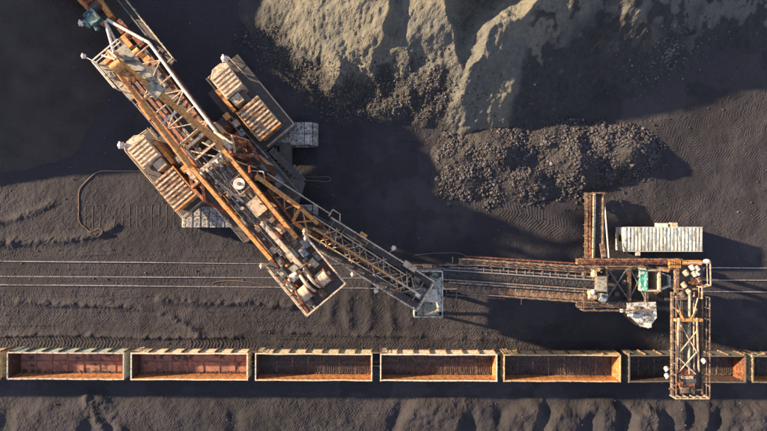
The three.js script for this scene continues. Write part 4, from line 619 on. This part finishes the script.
    for (const [x, y, w, d] of [[638, 310, 5, 8], [646, 312, 5, 6], [650, 318, 4, 6], [641, 320, 4, 4]]) P('roof_box', bx(x - w / 2, x + w / 2, y - d / 2, y + d / 2, 6.63, 6.63 + rr(.06, .2)), rnd() < .5 ? M.grey : M.pale, cb);
    P('cab_window', beam(at(629, 314.5, 6.6).setY(5.7), at(640.7, 325.5, 6.6).setY(5.7), .3, .9), M.belt, cb); P('cab_bracket', [beam(at(622, 308, 5), at(641, 327, 5), .08), beam(at(635, 300, 5.5), at(635, 308, 5), .4), beam(at(650, 300, 5.5), at(650, 308, 5), .4)], M.rust, cb); }
  // feeder boom reaching up to the coal pile
  const fh = y => mix(1.3, 3.1, (y - 193) / 65), FA = (x, y, d = 0) => A(x, y, fh(y) + d);
  P('feeder_belt', beam(FA(598.5, 193, .15), FA(598.5, 258, .15), .75, .06), M.belt);
  P('feeder_skirt', beam(FA(594.5, 193, .3), FA(593.5, 258, .3), .16, .35), M.beige); P('feeder_skirt', beam(FA(603, 193, .3), FA(602.5, 258, .3), .12, .3), M.rust);
  P('feeder_chord', beam(FA(593, 193, -.4), FA(592, 260, -.4), .2, .3), M.rust); P('feeder_chord', beam(FA(604, 193, -.4), FA(603, 260, -.4), .2, .3), M.rust);
  P('feeder_walkway', beam(FA(588, 193, -.3), FA(588, 258, -.3), .75, .06), M.rust); P('feeder_railing', railing([FA(592, 193.5, -.3), FA(583.5, 193.5, -.3), FA(583.5, 257, -.3)], { r: .045, step: 1.3 }), M.rust); P('feeder_conduit', [tube(FA(590, 206, 0), FA(590.5, 256, .1), .1), tube(FA(587, 215, 0), FA(588.5, 256, .1), .08)], M.rustred);
  for (let k = 0; k < 8; k++) P('feeder_tie', beam(FA(584, 196 + k * 8, -.45), FA(604, 196 + k * 8, -.45), .12, .12), M.rust);
  P('feeder_end', [beam(FA(593, 193, .3), FA(604, 193, .3), .2, .4), beam(FA(602, 244, .4), FA(604, 257, .7), .5, .2)], M.rust);
  P('feeder_stay', tube(A(605, 207, 2.0), A(609, 258, 3.9), .075), M.white); P('feeder_prop', [beam(FA(593, 205, -.5), A(593, 206, 0).setY(.1), .2), beam(FA(603, 205, -.5), A(602, 206, 0).setY(.1), .2), beam(A(590, 206, 0).setY(.14), A(605, 206, 0).setY(.14), .7, .28)], M.rust);
  // corner platform with winches
  P('corner_deck', bx(676, 703, 262, 296, 6.3, 6.45), M.dark); P('corner_beam', bx(676, 679.5, 264.6, 297, 6.46, 6.9), M.rust); P('corner_beam', bx(683.2, 702, 260.5, 265, 6.46, 6.95), M.orange); P('corner_beam', bx(690, 703, 282, 285, 6.46, 6.8), M.rustred);
  P('corner_grille', Array.from({ length: 6 }, (_, k) => bx(670 + k * 2, 671 + k * 2, 260, 268, 6.6, 6.95)), M.orange); P('corner_railing', railing([A(684, 262, 6.45), A(704, 262, 6.45), A(704.5, 284, 6.45), A(696, 286, 6.45), A(696, 297, 6.45)], { r: .045 }), M.beige);
  for (const [x, y, m] of [[686, 273, M.cream], [692, 267, M.white], [697, 268, M.white], [694, 274, M.cream], [684, 285, M.beige], [688, 291, M.beige], [699, 279, M.rust], [682, 294, M.grey], [697, 273, M.pale]]) P('winch', [tube(A(x - 1.5, y - 2, 6.9), A(x + 1.5, y + 2, 6.95), .26, .26, 12), bx(x - 2, x + 2, y - 1.5, y + 1.5, 6.45, 6.7)], m);
  { const c = A(707, 261.5, 7); P('floodlight', [new THREE.SphereGeometry(.33, 14, 10).scale(1.2, .8, .8).translate(c.x, c.y, c.z), tube(A(700, 263, 6.6), A(707, 261.5, 7), .06)], M.white); }
  // loading boom over the train
  const bl = A(687, 262, 7), H1 = 7.0; void bl;
  P('boom_belt', beam(A(687.5, 286, H1), A(687.5, 384, H1), .85, .07), M.belt);
  for (const [x, m, w] of [[672, M.rust, .16], [681.5, M.dark, .16], [693.5, M.beige, .14], [702, M.rust, .16]]) { P('boom_chord', beam(A(x, 292, H1 - .1), A(x, 394, H1 - .1), w, .3), m); }
  P('boom_top_chord', beam(A(679, 318, H1 + 1.2), A(676.5, 372, H1 + .4), .16), M.beige); P('boom_top_chord', beam(A(697, 318, H1 + 1.2), A(699, 372, H1 + .4), .13), M.beige); P('boom_pipe', tube(A(690, 290, H1 + .5), A(689, 374, H1 + .5), .13), M.plate);
  for (const x of [672.5, 701.5]) { const s = x < 680 ? -1 : 1; P('boom_walkway', beam(A(x + s * -2.5, 296, H1 - .3), A(x + s * -2.5, 392, H1 - .3), .6, .05), M.dark); P('boom_railing', railing([A(x + s * 2, 296, H1 - .25), A(x + s * 2, 394, H1 - .25)], { r: .045, step: 1.1 }), M.rust); }
  P('end_railing', railing([A(670, 395, H1 - .25), A(703, 395, H1 - .25)], { r: .05, step: .7 }), M.beige);
  P('cross_frame', [beam(A(675, 320, H1 + 1), A(702, 320, H1 + 1), .28, .35), beam(A(677, 309, H1 + .4), A(684, 320, H1 + 1.2), .14), beam(A(697, 309, H1 + .4), A(691, 320, H1 + 1.2), .14), beam(A(675, 320, H1 + 1), A(675, 320, H1 - .2), .2), beam(A(702, 320, H1 + 1), A(702, 320, H1 - .2), .2)], M.orange);
  for (const [a, b, c, d] of [[679, 322, 697, 352], [698, 330, 677, 356], [697, 352, 679, 372], [677, 356, 696, 374], [676, 296, 682, 318], [698, 298, 693, 318]]) P('boom_brace', tube(A(a, b, H1 + .8), A(c, d, H1 + .7), .065, .065, 6), M.beige);
  for (let k = 0; k < 11; k++) P('boom_tie', beam(A(671, 300 + k * 9, H1 - .4), A(703, 300 + k * 9, H1 - .4), .1, .12), M.rust);
  P('head_pulley', [tube(A(681, 380, H1 + .1), A(694, 380, H1 + .1), .45, .45, 18)], M.dark); P('head_chute', bx(681, 694, 370, 375, 6.3, 7.6), M.rustred); P('head_chute', bx(680, 695, 383.5, 386.5, 6.6, 7.5), M.rustred); P('head_cover', bx(682, 693.5, 376, 379, 7.4, 7.55), M.beige);
  P('spout', [bx(682, 693, 386.6, 393, 5.4, 7.3)], M.rust); P('end_beam', [bx(671, 703, 389, 390.5, 6.7, 7.1)], M.rust);
  for (const [x, y] of [[666.5, 369], [667, 376], [704, 361]]) P('boom_lamp', [lampG(A(x, y, H1 + .9), 0.25), tube(A(x, y, H1 + .8), A(x < 680 ? 671 : 702, y, H1), .05)], M.white);
  P('side_conveyor', [beam(A(664, 276, 5.2), A(668, 300, 5.4), .7, .3), beam(A(670, 290, 5.5), A(674, 300, 6.2), .4, .4)], M.dark);
  P('boom_frame', [bx(678, 696, 297, 300, 6.6, 7.3), bx(676, 698, 288, 290, 6.46, 7.0)], M.rust);
  P('boom_leg', [beam(A(690, 300, 6.4), at(690, 292.8, 0).setY(1), .5, .5), beam(A(690, 264, 6.3), at(690, 269, 0).setY(1), .5, .5)], M.rust);
  for (const y of [269, 292.6]) { const c = at(690, y, 0), bg = P('rail_bogie', boxG(2.2, .4, .4).translate(c.x, .8, c.z), M.dark); for (const d of [-.7, .7]) P('wheel', new THREE.CylinderGeometry(.36, .36, .14, 18).rotateX(Math.PI / 2).translate(c.x + d, .55, c.z), M.steel, bg); }
  const bl2 = []; for (let i = 0; i < 700; i++) { const p = Bx(rr(0, .98), rr(-.26, .36), .14), s = rr(.02, .07); bl2.push([p.x, p.y + s * .3, p.z, s, coalC()]); }
  for (let i = 0; i < 160; i++) { const y = rr(194, 256), p = FA(rr(596, 601.5), y, .2), s = rr(.03, .09); bl2.push([p.x, p.y + s * .3, p.z, s, coalC()]); }
  stuff(lumps(bl2, lumpMat, 5), 'belt_coal', 'coal lumps riding on the belts of the wagon loader', 'coal');
}
// white electrical cabin standing beside the loader
{
  const HT = 2.6, HB = .5, c = at(663, 239, HT), C = thing('electrical_cabin', 'white electrical cabin with ribbed roof beside the wagon loader', 'cabin', c.clone().setY(0));
  const P = (n, g, m, par) => part(C, n, g, m, par), a = at(624, 227.5, HT), b = at(702, 251, HT), w = b.x - a.x, d = b.z - a.z, mx = (a.x + b.x) / 2, mz = (a.z + b.z) / 2, B = (x, y, z, ww, hh, dd) => boxG(ww, hh, dd).translate(mx + x, y, mz + z);
  P('body', B(0, (HT + HB) / 2 - .05, 0, w, HT - HB - .1, d), M.white);
  const rf = P('roof', B(0, HT - .055, 0, w + .1, .09, d + .1), M.roofwhite);
  const n = 22; for (let k = 0; k < n; k++) P('roof_rib', B(-w / 2 + .12 + k * (w - .24) / (n - 1), HT + .05, 0, .2, .15, d - .06), M.roofwhite, rf);
  P('roof_edge', [B(0, HT + .03, d / 2 + .03, w + .1, .12, .07), B(0, HT + .03, -d / 2 - .03, w + .1, .12, .07)], M.white, rf);
  P('window', B(-w / 2 - .012, 1.65, -.1, .03, .7, .75), M.belt); P('door', B(2.2, 1.45, -d / 2 - .02, .85, 1.8, .05), M.grey);
  P('air_conditioner', B(.1, 2.1, -d / 2 - .25, 1.2, .6, .46), M.white); P('air_conditioner', B(1.4, 2.2, -d / 2 - .28, .7, .6, .52), M.cream);
  for (const x of [-3.4, 0, 3.4]) P('skid', B(x, HB / 2 - .05, 0, .3, HB + .08, d - .1), M.dark);
  P('lamp', [boxG(.45, .35, .4).translate(mx - w / 2 + 1.6, HT - .1, mz + d / 2 + .3)], M.white);
}

const renderer = new THREE.WebGLRenderer({ antialias: true });
renderer.setSize(1024, 575);
renderer.shadowMap.enabled = true; renderer.shadowMap.type = THREE.PCFSoftShadowMap;
renderer.toneMapping = THREE.LinearToneMapping;
renderer.toneMappingExposure = EXPOSURE;
renderer.render(scene, camera);
